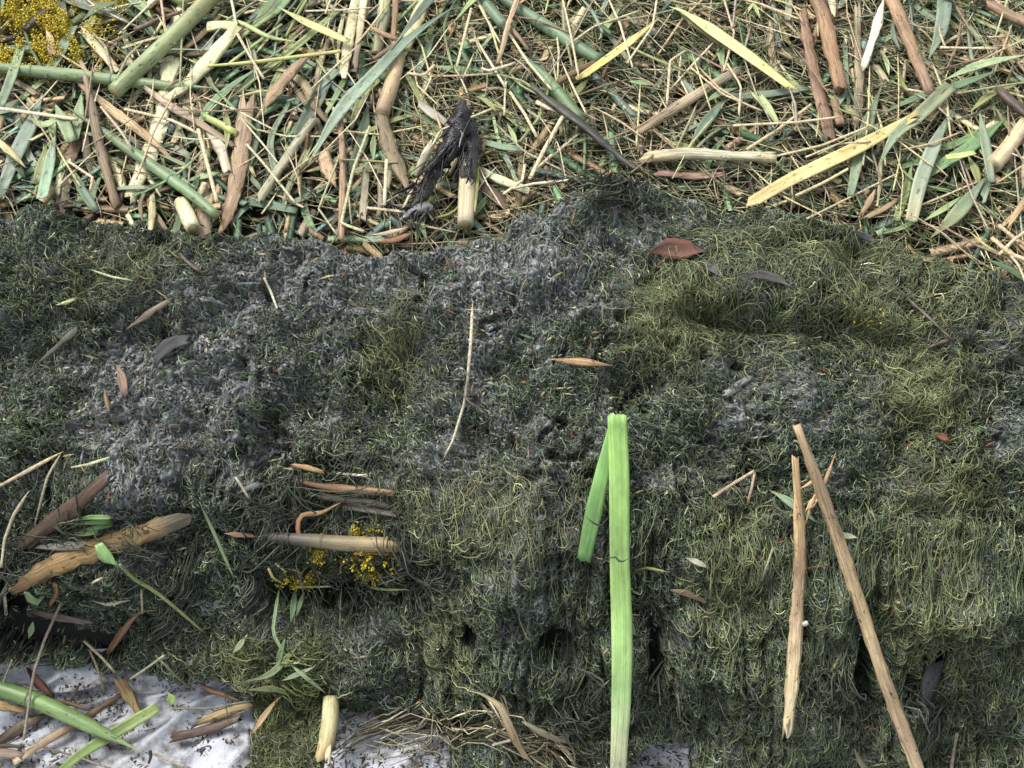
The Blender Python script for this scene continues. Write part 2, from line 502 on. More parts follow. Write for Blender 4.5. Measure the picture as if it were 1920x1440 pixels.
def heap_points(n_, fn):
    """points over the heap accepted with probability fn(px, py, grey)"""
    out = []
    tot = 0
    while tot < n_:
        x = rng.uniform(X0 + 0.02, X1 - 0.02, n_ * 2); s = rng.uniform(S0_ + 0.01, S1_ - 0.01, n_ * 2)
        mk = lookup(mask, x, s)
        p = project(bank(x, s, 0.02))
        ok = (mk > 0.25) & (rng.random(len(x)) < fn(p[:, 0], p[:, 1], lookup(G, x, s)) * (1 - 0.75 * lookup(pit, x, s)))
        out.append(np.stack([x[ok], s[ok]], 1)); tot += ok.sum()
    return np.concatenate(out)[:n_]


SF = lambda x, s: lookup(SM, x, s)
parts_V, parts_F, parts_C = [], [], []
off = 0


def push(V, F, C):
    global off
    parts_V.append(V); parts_F.append(F + off); parts_C.append(C); off += len(V)


def mixcols(n_, cols, wts, jit=0.25, desat=0.0, gain=1.0):
    c = np.array([hx(q) for q in cols])[rng.choice(len(cols), n_, p=np.array(wts) / sum(wts))]
    c = c * np.exp(rng.normal(0, jit, (n_, 1)))
    return (c * (1 - desat) + (c @ np.array([.3, .59, .11]))[:, None] * np.array([1.03, 1.0, .95]) * desat) * gain


def algae(n_, fn, L, r, curl, bh, bw, lf, cols, wts, k_=8, jit=0.3, lushk=0.0):
    q = heap_points(n_, fn)
    p = project(bank(q[:, 0], q[:, 1], 0.02))
    steep = ss(900, 1150, p[:, 1]) * (0.35 + 0.4 * ss(800, 1200, p[:, 0]))
    heading = np.where(rng.random(n_) < steep, -math.pi / 2, rng.uniform(0, 2 * math.pi, n_)) if bh is None else np.full(n_, bh)
    down = heading == -math.pi / 2
    curl = curl * np.where(down, 0.65, 1.0)
    bwv = np.where(down, 0.5, 3.0) if bh is None else np.full(n_, bw)
    col = mixcols(n_, cols, wts, jit, 0.12, 1.3)
    lush = np.clip(gsum(LUSH, p[:, 0], p[:, 1]) + (fbm(p[:, 0] / 60, p[:, 1] / 60, 3, 141) - .5) * .9, 0, 1)[:, None] * lushk
    yel = hx('727d56') * np.exp(rng.normal(0, 0.25, (n_, 1)))
    col = col * (1 - lush) + yel * lush
    gm = (lookup(G, q[:, 0], q[:, 1])[:, None] * rng.uniform(0.2, 1, (n_, 1)))
    col = col * (1 - gm * 0.55) + hx('757a79') * gm * 0.55
    push(*sweep_many(*strand_cloud(n_, q[:, 0], q[:, 1], rng.uniform(*L, n_), k_, rng.uniform(*r, n_), curl, heading, bwv, rng.uniform(*lf, n_), col, SF)))


GREENS = (['55604a', '62704e', '42503a', '74805c', '5a6660', '8a9070', '2c352a'], [4, 3, 3, 2, 3, 0.8, 2])
algae(100000, lambda a, b, g: 1 - 0.8 * ss(0.15, 0.9, g), (0.004, 0.012), (0.0002, 0.00055), 0.6, None, 3, (0.000, 0.006), *GREENS, k_=6, jit=0.55, lushk=0.35)
algae(44000, lambda a, b, g: 1 - 0.75 * g, (0.008, 0.022), (0.0002, 0.00042), 0.38, None, 3, (0.002, 0.007), *GREENS, k_=9, jit=0.55, lushk=0.5)
LW = lambda a, b, g: np.clip(gsum(LUSH, a, b), 0, 1) ** 1.5
algae(9000, LW, (0.012, 0.034), (0.0002, 0.00045), 0.3, None, 3, (0.002, 0.010), ['767a4e', '888b58', '646b44', '545b3e', '9c9b66'], [3, 3, 3, 3, 1], k_=10, jit=0.4, lushk=0.4)
# mud coated weed: short flat curls and crumbs
q = heap_points(19000, lambda a, b, g: 0.05 + 0.95 * g)
n_ = len(q)
col = mixcols(n_, ['6c6f6f', '5e6161', '7a7d7c', '4c4f4a', '888b8a', '5c6452'], [4, 4, 3, 4, 1, 3], 0.22, 0.1, 1.3)
push(*sweep_many(*strand_cloud(n_, q[:, 0], q[:, 1], rng.uniform(0.003, 0.009, n_), 5, rng.uniform(0.0003, 0.0015, n_), 0.8, rng.uniform(0, 6.3, n_), np.full(n_, 0.3), rng.uniform(0.0, 0.0016, n_), col, SF), sides=4, flat=0.18))
# long threads hanging down the steep face
algae(8000, lambda a, b, g: ss(880, 1000, b) * ss(700, 1000, a) * (0.3 + 0.7 * ss(1200, 1500, a)), (0.02, 0.06), (0.00022, 0.00042), 0.12, -math.pi / 2, 0.22, (0.002, 0.009), ['6f7c50', '5e6c46', '8a9462', '4c5a3c'], [3, 3, 1.5, 2], k_=10, lushk=0.4)
algae(2500, lambda a, b, g: ss(430, 470, b) * ss(700, 600, b) * ss(1200, 1350, a), (0.015, 0.045), (0.00022, 0.00045), 0.2, 0.2, 0.6, (0.003, 0.009), ['777c52', '656c48', '8e9264', '545c3e'], [3, 3, 1.5, 2], k_=10, lushk=0.6)
# fringe drooping over the lower edge
algae(3500, lambda a, b, g: ((np.interp(a, BOT[:, 0], BOT[:, 1]) - b < 34)).astype(float), (0.010, 0.034), (0.0003, 0.0007), 0.4, -math.pi / 2, 0.7, (0.002, 0.010), *GREENS, k_=9, jit=0.4)


# slimy ropes of weed, given as pixel lines on the heap, each a bundle of threads
def bundle(line, n_, spread, r, cols, wts, lift=(0.003, 0.008), k_=12, frac=(0.2, 0.6), wild=1.0):
    pts = np.array(line, float)
    tl = np.concatenate([[0], np.cumsum(np.hypot(*np.diff(pts, axis=0).T))]); tl /= tl[-1]
    Q = []
    for t in np.linspace(0, 1, 24):
        h_, nn = hit(np.interp(t, tl, pts[:, 0]), np.interp(t, tl, pts[:, 1]))
        Q.append(np.concatenate([h_, nn]))
    Q = np.array(Q); tt = np.linspace(0, 1, 24)
    L = rng.uniform(*frac, n_); a = rng.random(n_) * (1 - L)
    t = a[:, None] + L[:, None] * np.linspace(0, 1, k_)[None]
    base = np.stack([np.interp(t, tt, Q[:, i]) for i in range(6)], -1)
    P, Nn = base[..., :3], base[..., 3:]
    T = np.gradient(P, axis=1); T /= np.linalg.norm(T, axis=-1, keepdims=True) + 1e-9
    B = np.cross(T, Nn)
    ph = rng.uniform(0, 6.3, (n_, 1)); fr = rng.uniform(4, 11, (n_, 1))
    walk = np.cumsum(np.cumsum(rng.normal(0, 0.16, (n_, k_)), 1), 1) * spread
    offb = rng.normal(0, spread, (n_, 1)) + spread * 0.5 * np.sin(t * fr + ph) + walk * wild
    offn = rng.uniform(*lift, (n_, 1)) + spread * 0.5 * np.cos(t * fr * 1.3 + ph)
    P = P + B * offb[..., None] + Nn * offn[..., None]
    rad = rng.uniform(*r, (n_, 1)) * np.sin(np.clip(np.linspace(0.08, 0.96, k_), 0, 1) * math.pi)[None] ** 0.4
    push(*sweep_many(P, Nn, rad, mixcols(n_, cols, wts, 0.3)))


ROPE = (['3d443c', '4d5448', '5c6050', '2c322a'], [3, 3, 2, 2])
for ln, sp in (([(395, 960), (385, 1020), (350, 1080), (330, 1130), (290, 1180), (280, 1275)], .006), ([(500, 985), (490, 1040), (470, 1100), (450, 1160), (430, 1200)], .004),
               ([(20, 960), (22, 1060), (10, 1180)], .012), ([(120, 985), (60, 1030), (10, 1040)], .006), ([(560, 860), (545, 930), (520, 990), (500, 1060)], .003),
               ([(745, 930), (750, 1010), (780, 1080), (790, 1160)], .010), ([(800, 990), (805, 1080), (800, 1170)], .010), ([(1035, 1290), (1040, 1360), (1035, 1440)], .002),
               ([(1130, 1240), (1128, 1330), (1122, 1440)], .014), ([(1230, 1230), (1235, 1320), (1240, 1400)], .012), ([(1395, 1230), (1400, 1300), (1405, 1380)], .010), ([(1540, 1230), (1560, 1330), (1560, 1400)], .010),
               ([(1700, 1250), (1730, 1330), (1745, 1400)], .010), ([(1850, 1250), (1840, 1320), (1870, 1400)], .010)):
    bundle(ln, int(24 + sp * 2600), sp, (.0004, .0009), *ROPE, wild=.5)
for ln, sp, n_ in (([(548, 900), (545, 960), (530, 1010), (520, 1070)], .009, 80), ([(742, 905), (738, 960), (748, 1020), (760, 1080)], .010, 90), ([(470, 960), (540, 1000), (600, 1003)], .006, 40), ([(640, 905), (650, 950), (640, 1010), (630, 1070)], .004, 40),
                   ([(255, 970), (240, 1010), (225, 1050)], .005, 40), ([(40, 1000), (110, 985), (200, 955)], .006, 40), ([(600, 890), (680, 900), (740, 915)], .006, 40), ([(590, 1060), (660, 1075), (740, 1070)], .009, 60)):
    bundle(ln, n_, sp, (.0003, .0008), ['363d34', '464d40', '565a4a', '626650'], [3, 3, 2, 1], lift=(.006, .018), frac=(.10, .3), wild=.9)
bundle([(440, 1210), (500, 1235), (560, 1275), (640, 1290)], 90, .010, (.0004, .0008), ['5d6a3a', '7a8050', '4b5630'], [3, 2, 3])
bundle([(1560, 340), (1180, 350), (1150, 385), (1130, 420)], 1, .001, (.0004, .0006), ['3a3f38'], [1])
RAG = (['26272a', '36373a', '1a1b1c', '55564e', '77786f'], [4, 3, 4, 1, .5])
bundle([(884, 266), (852, 318), (826, 358), (798, 402), (768, 436)], 40, .0045, (.0005, .0016), *RAG, lift=(.034, .045), frac=(.12, .4), wild=.3)
bundle([(878, 268), (884, 310), (882, 360), (878, 400)], 18, .004, (.0005, .0014), *RAG, lift=(.030, .040), frac=(.15, .4), wild=.3)
bundle([(810, 400), (785, 425), (755, 440)], 26, .006, (.0005, .0016), *RAG, lift=(.014, .026), frac=(.2, .5), wild=.4)
bundle([(1155, 325), (1165, 360), (1150, 400)], 120, .008, (.0004, .0007), *ROPE)

al = obj('algae', mesh_from('algae', np.concatenate(parts_V), np.concatenate(parts_F), np.concatenate(parts_C)), M_alga)
tag(al, 'tangle of fine olive and grey filamentous weed covering the muddy heap', 'algae', kind='stuff')
del parts_V, parts_F, parts_C

# ---------------------------------------------------------------- single pieces: stems, blades, husks, sticks
def catmull(P, n_, straight=False):
    P = np.asarray(P, float)
    if straight or len(P) == 2:
        seg = np.linalg.norm(np.diff(P[:, :3], axis=0), axis=1); cum = np.concatenate([[0], np.cumsum(seg)]) / seg.sum()
        return np.stack([np.interp(np.linspace(0, 1, n_), cum, P[:, i]) for i in range(P.shape[1])], 1)
    if len(P) == 2:
        return P[0] + (P[1] - P[0]) * np.linspace(0, 1, n_)[:, None]
    A = np.vstack([2 * P[0] - P[1], P, 2 * P[-1] - P[-2]])
    m_ = len(P) - 1
    seg = np.linalg.norm(np.diff(P[:, :3], axis=0), axis=1); cum = np.concatenate([[0], np.cumsum(seg)]) / seg.sum()
    out = []
    for t in np.linspace(0, 1, n_):
        i = min(int(np.searchsorted(cum, t, side='right') - 1), m_ - 1)
        f_ = (t - cum[i]) / max(cum[i + 1] - cum[i], 1e-9)
        a, b, c, d = A[i], A[i + 1], A[i + 2], A[i + 3]
        out.append(0.5 * (2 * b + (c - a) * f_ + (2 * a - 5 * b + 4 * c - d) * f_ ** 2 + (-a + 3 * b - 3 * c + d) * f_ ** 3))
    return np.array(out)


def section(kind, hw):
    """closed cross-section: lateral, height (metres) for half width hw"""
    if kind == 'stem':
        a = np.arange(12) * 2 * math.pi / 12 + math.pi / 2
        return np.stack([np.cos(a), np.sin(a)], 1) * hw
    if kind == 'stick':
        a = np.arange(9) * 2 * math.pi / 9
        return np.stack([np.cos(a), 0.7 * np.sin(a)], 1) * hw
    if kind == 'leaf':
        t = np.array([-1, -.55, 0, .55, 1.0])
        top = np.stack([t * hw, np.abs(t) * hw * 0.28 + 0.0003], 1)
        bot = np.stack([t[::-1] * hw, np.abs(t[::-1]) * hw * 0.28 - 0.0003], 1)
        return np.vstack([top, bot])
    if kind == 'pleat':
        t = np.array([-1, -.62, -.3, -.04, .14, .4, .7, 1.0]); z = np.array([.0, .10, .02, .18, .06, .15, .03, .06])
        return np.vstack([np.stack([t * hw, z * hw + .0003], 1), np.stack([t[::-1] * hw, z[::-1] * hw - .0003], 1)])
    if kind == 'husk':
        a = np.linspace(-0.62, 0.62, 7)
        ro = hw / math.sin(0.62)
        top = np.stack([np.sin(a) * ro, (np.cos(a) - 0.81) * ro], 1)
        ri = ro - min(0.0009, hw * 0.35)
        bot = np.stack([np.sin(a[::-1]) * ri, (np.cos(a[::-1]) - 0.81) * ri], 1)
        return np.vstack([top, bot])


def piece_mesh(name, P, Nn, hw, kind, cols, ends=('cut', 'cut'), rough_w=0.0, twist=0.0, rr=None):
    """P, Nn (n,3); hw (n); cols (n,3). Returns mesh data centred on its own middle, and that middle."""
    rr = rr or R
    n_ = len(P)
    T = np.gradient(P, axis=0); T /= np.linalg.norm(T, axis=1, keepdims=True) + 1e-9
    B = np.cross(T, Nn); B /= np.linalg.norm(B, axis=1, keepdims=True) + 1e-9
    U = np.cross(B, T)
    tw = np.linspace(-0.5, 0.5, n_) * twist
    B, U = B * np.cos(tw)[:, None] + U * np.sin(tw)[:, None], U * np.cos(tw)[:, None] - B * np.sin(tw)[:, None]
    V, C, PU = [], [], []
    ln = np.concatenate([[0], np.cumsum(np.linalg.norm(np.diff(P, axis=0), axis=1))])
    ns = None
    rid = rr.random() * 50
    for i in range(n_):
        sec = section(kind, hw[i]); ns = len(sec)
        jit = np.ones(ns)
        if rough_w:
            jit = 1 + rough_w * (np.array([float(vnoise(ln[i] * (200 if name == 'B' else 120) + rid, j * 1.7 + rid)) for j in range(ns)]) - 0.5) * 2
        ax = np.zeros(ns)
        if i == 0 and ends[0] == 'torn' or i == n_ - 1 and ends[1] == 'torn':
            sgn = -1 if i == 0 else 1
            half = (ns + 1) // 2
            tj = np.array([rr.uniform(-0.2, 1.5) for _ in range(ns)])
            if kind in ('leaf', 'husk', 'pleat'):
                tj = np.array([tj[min(j, ns - 1 - j)] for j in range(ns)])
            ax = sgn * tj * hw[max(1, min(n_ - 2, i))] * (2.0 if kind in ('leaf', 'husk') else .35 if kind == 'pleat' else 1.2)
        q = P[i] + (sec[:, :1] * jit[:, None]) * B[i] + (sec[:, 1:] * (jit[:, None] if kind in ('stem', 'stick') else 1)) * U[i] + ax[:, None] * T[i]
        V.append(q)
        C.append(np.repeat(cols[i][None], ns, 0))
        per = np.concatenate([[0], np.cumsum(np.linalg.norm(np.diff(sec, axis=0), axis=1))])
        PU.append(np.stack([per + rid, np.full(ns, ln[i] + rid * 0.37), np.full(ns, rid)], 1))
    V = np.concatenate(V); C = np.concatenate(C); PU = np.concatenate(PU)
    F = []
    for i in range(n_ - 1):
        for j in range(ns):
            k = (j + 1) % ns
            F.append((i * ns + j, i * ns + k, (i + 1) * ns + k, (i + 1) * ns + j))
    F.append(tuple(range(ns))[::-1])
    F.append(tuple((n_ - 1) * ns + j for j in range(ns)))
    c = P[n_ // 2].copy()
    me = mesh_from(name, V - c, F, C, PU)
    return me, c


DESAT = 0.32
WARM = {'L': (1.08, 1.0, .80), 'S': (1.12, 1.0, .76), 'G': (1.08, 1.0, .78), 'H': (.95, 1.0, .88), 'D': (.95, 1.0, .88)}


def gradcol(spec, n_):
    cs = np.array([hx(q) for q in spec.split('>')])
    t = np.linspace(0, 1, n_) * (len(cs) - 1)
    c = np.stack([np.interp(t, np.arange(len(cs)), cs[:, i]) for i in range(3)], 1)
    lum = c @ np.array([.3, .59, .11])
    return c * (1 - DESAT) + lum[:, None] * np.array([1.03, 1.0, .90]) * DESAT


MATS = {'S': (M_stem, 'stem'), 'L': (M_leaf, 'leaf'), 'F': (M_fresh, 'pleat'), 'H': (M_dry, 'husk'), 'D': (M_dry, 'stick'), 'Y': (M_cream, 'husk'), 'C': (M_cream, 'stem'), 'K': (M_dark, 'stick'), 'B': (M_coat, 'stick'), 'E': (M_dry, 'leaf'), 'W': (M_straw, 'stick'), 'G': (M_leaf, 'stick')}
LANDMARKS = []


def lay(code, pts, width, color, lift=14, ends='cc', taper=None, n_=None, tilt=None, rough=None, twist=0.0):
    """a piece along pixel points laid on whatever surface is below; width in photo pixels -> metres at that distance"""
    mat, kind = MATS[code]
    # sample the surface densely under the piece, then let the piece bridge its small hollows as something stiff would
    kink = code == 'W'
    px = catmull(np.array(pts, float), 22, kink)
    Q = [hit(*q) for q in px]
    dep = np.array([(q[0] - CAM) @ FWD for q in Q])
    nn = np.mean([q[1] for q in Q], 0); nn /= np.linalg.norm(nn)
    if px[:, 1].mean() > 430:                      # on the heap: mostly the slope's own normal, little of the local bumps
        nn = nn * 0.3 + np.array([0, -0.5, 0.8]) * 0.7
        nn /= np.linalg.norm(nn)
    tq = np.linspace(0, 1, 22)
    plen = np.hypot(*np.diff(px, axis=0).T).sum()
    fit = np.polyfit(tq, dep, 0 if plen < 25 else 1 if code in 'SCDHYKB' else 2)
    df = np.polyval(fit, tq)
    df = df - max(0.0, np.quantile(df - dep, 0.85))
    length = plen * PXK * df.mean()
    n_ = n_ or int(np.clip(length / (0.0015 if code == 'B' else 0.005), 6, 56))
    px2 = catmull(np.array(pts, float), n_, kink)
    d2 = np.interp(np.linspace(0, 1, n_), tq, df)
    P = CAM + d2[:, None] * (FWD + (px2[:, :1] - W / 2) * PXK * np.array([1, 0, 0]) + (H / 2 - px2[:, 1:]) * PXK * UPV)
    Nn = np.repeat(nn[None], n_, 0)
    t = np.linspace(0, 1, n_)
    if np.ndim(lift) == 0: lift = (lift, lift)
    lf = np.interp(t, np.linspace(0, 1, len(lift)), lift) * 0.001
    P = P + Nn * lf[:, None]
    mpp = np.linalg.norm(P - CAM, axis=1).mean() * PXK
    wd = np.interp(t, np.linspace(0, 1, len(width)), width) if np.ndim(width) else np.full(n_, float(width))
    hw = wd * mpp / 2
    if kind == 'husk':
        sd = R.random() * 90
        hw = hw * (0.74 + 0.5 * fbm(t * length * 90 + sd, t * 0 + sd, 3, 7))
    e = {'c': 'cut', 't': 'torn', 'p': 'point'}
    for side in (0, 1):
        if ends[side] == 'p':
            dd = (t if side == 0 else 1 - t) * length
            hw = hw * np.clip(dd / max(min(0.35 * length, hw.max() * 9), 1e-4), 0.06, 1) ** 0.8
    rough = rough if rough is not None else {'H': .26, 'D': .2, 'K': .35, 'B': .16, 'Y': .1, 'C': .05}.get(code, 0.0)
    tw = 0 if code == 'F' else twist or (R.uniform(-.5, .5) if kind in ('leaf', 'husk', 'pleat') else 0)
    return (mat,) + piece_mesh(code, P, Nn, hw, kind, (gradcol(color, n_) if code != 'F' else np.stack([np.interp(np.linspace(0, 1, n_), np.linspace(0, 1, len(color.split('>'))), [hx(q)[i] for q in color.split('>')]) for i in range(3)], 1)) * np.array(WARM.get(code, (1, 1, 1))), (e[ends[0]], e[ends[1]]), rough, tw) + (P, Nn, hw)


NOUN = {'S': ('reed_stalk', 'reed stalk'), 'L': ('reed_leaf', 'leaf'), 'F': ('reed_leaf', 'leaf'), 'H': ('dry_husk', 'husk'), 'D': ('dry_stalk', 'stalk'), 'Y': ('leaf_sheath', 'leaf sheath'), 'C': ('reed_stalk', 'reed stalk'),
        'K': ('twig', 'twig'), 'B': ('muddy_stalk', 'stalk'), 'E': ('dead_leaf', 'dead leaf'), 'W': ('straw', 'straw'), 'G': ('grass_stalk', 'grass stalk')}


def put(code, pts, width, color, label, lift=14, ends='cc', name=None, cat=None, mark=None, group=None, parts=True, **kw):
    mat, me, c, P, Nn, hw = lay(code, pts, width, color, lift, ends, **kw)
    nm, ct = NOUN[code]
    nm = name or nm
    me.name = nm
    o = obj(nm, me, mat); o.location = c
    tag(o, label, cat or (nm.replace('_', ' ') if name else ct), group)
    if mark: LANDMARKS.append((mark, np.mean([q[0] for q in pts]), np.mean([q[1] for q in pts])))
    if parts and code in ('S', 'C') and hw.max() > 0.004:           # node rings and the cut ends
        n_ = len(P)
        cols = gradcol(color, n_)
        for i in range(7 + R.randrange(4), n_ - 3, 13 + R.randrange(8)):
            T = P[i + 1] - P[i - 1]; T /= np.linalg.norm(T)
            q = np.stack([P[i] + T * d for d in (-.0012, -.0004, .0004, .0012)])
            m2, _ = piece_mesh('node', q, np.repeat(Nn[i][None], 4, 0), hw[i] * np.array([1.0, 1.07, 1.07, 1.0]), 'stem', np.repeat(cols[i][None] * 0.8, 4, 0))
            ob_ = obj('node', m2, mat, o); ob_.location = q[2] - c
        for side, i, j in ((0, 0, 1), (1, n_ - 1, n_ - 2)):
            if ends[side] == 'c':
                T = P[i] - P[j]; T /= np.linalg.norm(T)
                q = np.stack([P[i] - T * .0006, P[i] + T * .0004])
                m2, _ = piece_mesh('cut_end', q, np.repeat(Nn[i][None], 2, 0), hw[i] * np.array([.8, .78]), 'stem', np.repeat(hx('a9a67c')[None], 2, 0))
                ob_ = obj('cut_end', m2, M_cream, o); ob_.location = q[1] - c
    return o


# ================================================================ the big pieces, read off the photograph
# --- chopped reed bed, left third
put('S', [(447, -8), (345, 95), (227, 205)], (30, 29, 27), 'a9b77f>8faa80>7d9f7c', 'thick green reed stem slanting from the yellow weed side up to the pale split sheath', (26, 24, 22), mark='the thick slanting green stem')
put('S', [(-12, 156), (133, 168), (267, 182), (422, 190)], (20, 22, 19, 6), '6f9a76>7da582>86a884', 'long green reed stem lying almost level, its tapered end beneath the thick slanting stem', (20, 19, 16), ends='cp', mark='the level green stem')
put('Y', [(398, 84), (430, 82), (452, 88)], (24, 26, 28), 'd0d488>d6d58a', 'short folded tip of pale yellow leaf sheath beside the thick slanting stem', (22, 24))
put('Y', [(452, 88), (417, 127), (363, 180), (318, 208)], (28, 32, 30, 16), 'd5d68c>ced391>d8d79e', 'pale yellow green leaf sheath folded like an elbow and crossing the thick slanting stem', (25, 20, 14), mark='the folded yellow sheath')
put('Y', [(352, -8), (335, 83), (320, 165), (311, 205)], (16, 20, 34, 22), 'd2d39a>d9d9a0>d5d39a', 'pale cream leaf sheath running down from behind the thick slanting stem', (10, 12, 12))
put('Y', [(316, 205), (308, 240), (292, 292), (252, 382)], (30, 32, 32, 24), 'd9d8a8>dbd6a4>cdc28e', 'wide cream leaf sheath torn at its lower end beside the brown stick', (12, 12, 10), ends='ct', mark='the wide cream sheath')
put('S', [(130, 220), (203, 273), (283, 330), (367, 393), (416, 435)], (8, 16, 20, 20, 16), '5d8a6a>6d9a7c>6a9a76', 'dark green round stem slanting down to the weed heap below the cream sheath', (16, 20, 22), ends='pc', mark='the dark green slanting stem')
put('D', [(173, 173), (190, 253), (203, 317), (226, 404)], (10, 17, 18, 15), '8a7460>91765f>8a6d58', 'brown ribbed stick standing between blue green leaves left of the wide cream sheath', (22, 24, 14), ends='tt', mark='the brown ribbed stick')
put('H', [(165, 182), (233, 238), (290, 283), (345, 334)], (14, 18, 16, 10), 'c5a27a>cba477>c09a70', 'tan reed strip crossing under the dark green slanting stem', (14, 14), ends='tp')
put('H', [(289, 200), (333, 230), (390, 263), (438, 294)], (10, 15, 16, 12), 'c7a994>bb9a84>a98a74', 'pinkish strip of reed bark peeling below the level green stem', (20, 18), ends='tt')
put('H', [(468, 228), (460, 300), (449, 367), (432, 432)], (30, 33, 32, 22), 'b8937a>b48c70>a67c62', 'broad pinkish brown reed stalk leaning on the heap edge near the black crumb of mud', (18, 14), ends='tt', mark='the broad pinkish stalk')
put('H', [(564, 158), (533, 192), (486, 248)], (14, 28, 12), 'c29c7a>b98f6e', 'flat pointed tan shard of husk standing out above the broad pinkish stalk', (24, 18), ends='tp', mark='the pointed tan shard')
put('L', [(232, -6), (263, 27), (295, 64)], (28, 26, 12), '7f9f72>6f9468', 'green leaf end poking in at the top left of the thick slanting stem', 18, ends='cp')
put('S', [(286, -6), (325, 14), (362, 33)], (22, 23, 22), '93b585>8aae7a', 'short light green stem at the top edge left of the thick slanting stem', 18)
put('L', [(553, -8), (530, 35), (500, 62), (472, 84)], (40, 38, 30, 16), '6f9c6c>5f8d5f', 'broad mid green leaf folded down from the top edge above the yellow green blade', 18, ends='cp', mark='the broad green leaf at the top')
put('L', [(528, 52), (560, 70), (593, 87), (660, 116)], (6, 14, 17, 13), 'a6bd6c>cfd184>d2d188', 'bright yellow green blade with a sharp tip at its upper end', (26, 24), ends='pc', mark='the bright yellow green blade')
put('G', [(417, 60), (467, 80), (513, 103), (566, 112)], (8, 10, 9, 5), 'a6c48a>9dbd80', 'thin light green stem right of the thick slanting stem', 22, ends='pp')
put('G', [(522, 56), (467, 95), (440, 118)], (8, 8, 6), '8fae70>86a568', 'short thin green stem running up to the tip of the bright yellow green blade', 20)
put('G', [(535, 76), (490, 110), (438, 149)], (5, 7, 6), '8fae70>9ab277', 'thin green grass stalk crossing above the curved yellow green stem', 20)
put('G', [(398, 157), (470, 151), (545, 142), (645, 129)], (5, 8, 8, 7), 'a5b565>b4bd6b', 'long thin yellow green stem lying level above the pointed tan shard', 22)
put('L', [(505, 145), (440, 190), (400, 227), (382, 262)], (5, 11, 13, 10), '5e8d6a>6b9a78', 'narrow blue green blade curving down from the level yellow green stem', 18, ends='pc')
put('L', [(395, 88), (377, 143), (362, 180)], (26, 27, 20), '7d9d93>73958a', 'greyish blue leaf half hidden behind the folded yellow sheath', 10)
put('K', [(262, 87), (313, 65), (352, 52)], (9, 10, 7), '5a4430>6b5038', 'dark brown curved twig left of the thick slanting stem', 20)
put('H', [(421, 52), (383, 90), (348, 119)], (10, 14, 11), 'a07f60>94755a', 'brown husk strip tucked along the lower side of the thick slanting stem', 16, ends='tt')
put('L', [(22, -8), (9, 55), (-8, 105)], (20, 23, 20), '7fae7c>78a878', 'green blade rising along the left edge over the yellow weed', 22, mark='the green blade over the yellow weed')
put('L', [(57, 127), (40, 180), (18, 236)], (17, 18, 14), '7b9f88>6e937c', 'grey green leaf end crossing the level green stem at the left edge', 24)
put('L', [(88, 193), (67, 260), (37, 320), (17, 366)], (18, 26, 27, 18), '6f9088>7b9a98>6d8d84', 'wide bluish grey leaf below the level green stem at the far left', (12, 15, 12), ends='pt', mark='the wide bluish leaf')
put('L', [(150, 77), (127, 123), (105, 160)], (16, 20, 16), '6b8d7c>789b85', 'dull green leaf slanting across the yellow weed', 18)
put('L', [(93, -4), (150, 27), (213, 50), (266, 77)], (18, 24, 22, 12), '4f6a5c>6c8076>5f7668', 'dark grey green leaf arching down from the top edge over the yellow weed', 16, ends='cp')
put('L', [(240, 40), (200, 52), (168, 76)], (10, 18, 8), '4f7050>5b7c58', 'small dark green leaf right of the yellow weed', 24, ends='pp')
put('L', [(113, 278), (103, 333), (91, 396)], (14, 20, 20), '76a08e>7aa594', 'blue green leaf standing on the edge of the heap left of the brown ribbed stick', 16, ends='pc')
put('H', [(148, 290), (130, 333), (122, 400)], (24, 30, 26), '7a5540>8a6a55>a08774', 'crumbly red brown piece of bark between the blue green leaf and the brown ribbed stick', 10, ends='tt')
put('H', [(-6, 284), (40, 323), (66, 350)], (13, 14, 9), 'cfbf80>c6ae74', 'yellowish leaf strip with a pointed end at the left edge over the wide bluish leaf', 24, ends='cp')
put('L', [(117, 226), (133, 260), (147, 295)], (14, 22, 18), '84a67c>7a9f75', 'light green leaf end leaning against the brown ribbed stick', 20, ends='pc')
put('L', [(161, 200), (157, 240), (151, 286)], (14, 20, 14), '87ab83>7fa37a', 'light green leaf hanging beside the tan reed strip', 15, ends='pc')
put('L', [(156, 362), (170, 388), (190, 416)], (10, 18, 12), '4d7262>587d6d', 'dark blue green leaf stub on the heap edge beneath the brown ribbed stick', 14)
put('Y', [(408, 286), (420, 302), (430, 334)], (14, 24, 16), 'd8cfae>cdbf9c', 'short cream husk beside the upper part of the broad pinkish stalk', 18, ends='tt')
put('H', [(388, 292), (384, 353), (387, 438)], (20, 30, 26), 'bfa38c>b89a82', 'pale pinkish strip of reed standing on the heap edge left of the broad pinkish stalk', 8, ends='tt')
put('C', [(346, 398), (357, 420), (370, 448)], (26, 30, 27), 'd6d28e>d9cfa0', 'cream cut stem stub poking out of the heap edge under the dark green slanting stem', 14)
put('L', [(862, 48), (780, 110), (710, 180), (640, 253), (585, 333)], (14, 20, 25, 27, 20), '54766e>6d9088>7a9c92>86a79f', 'long blue grey leaf slanting across the tan stalks left of the black bent stalk', (26, 28, 26, 18), ends='pp', mark='the long blue grey leaf')
put('L', [(858, -6), (830, 25), (790, 75), (740, 140)], (16, 20, 12, 6), '4f6e66>5d7c74', 'dark blue green blade following the upper part of the long blue grey leaf', 30, ends='cp')
put('L', [(634, 160), (610, 190), (583, 235), (543, 302)], (12, 26, 24, 12), '5f7a72>4f6a5f', 'dull grey leaf behind the upper end of the pale stalk', 12, ends='pp')
put('D', [(592, 252), (547, 317), (496, 395)], (15, 18, 17), 'b3a98f>bbb199>a59a80', 'pale greyish stalk slanting between the broad pinkish stalk and the long blue grey leaf', 18, ends='tt', mark='the pale slanting stalk')
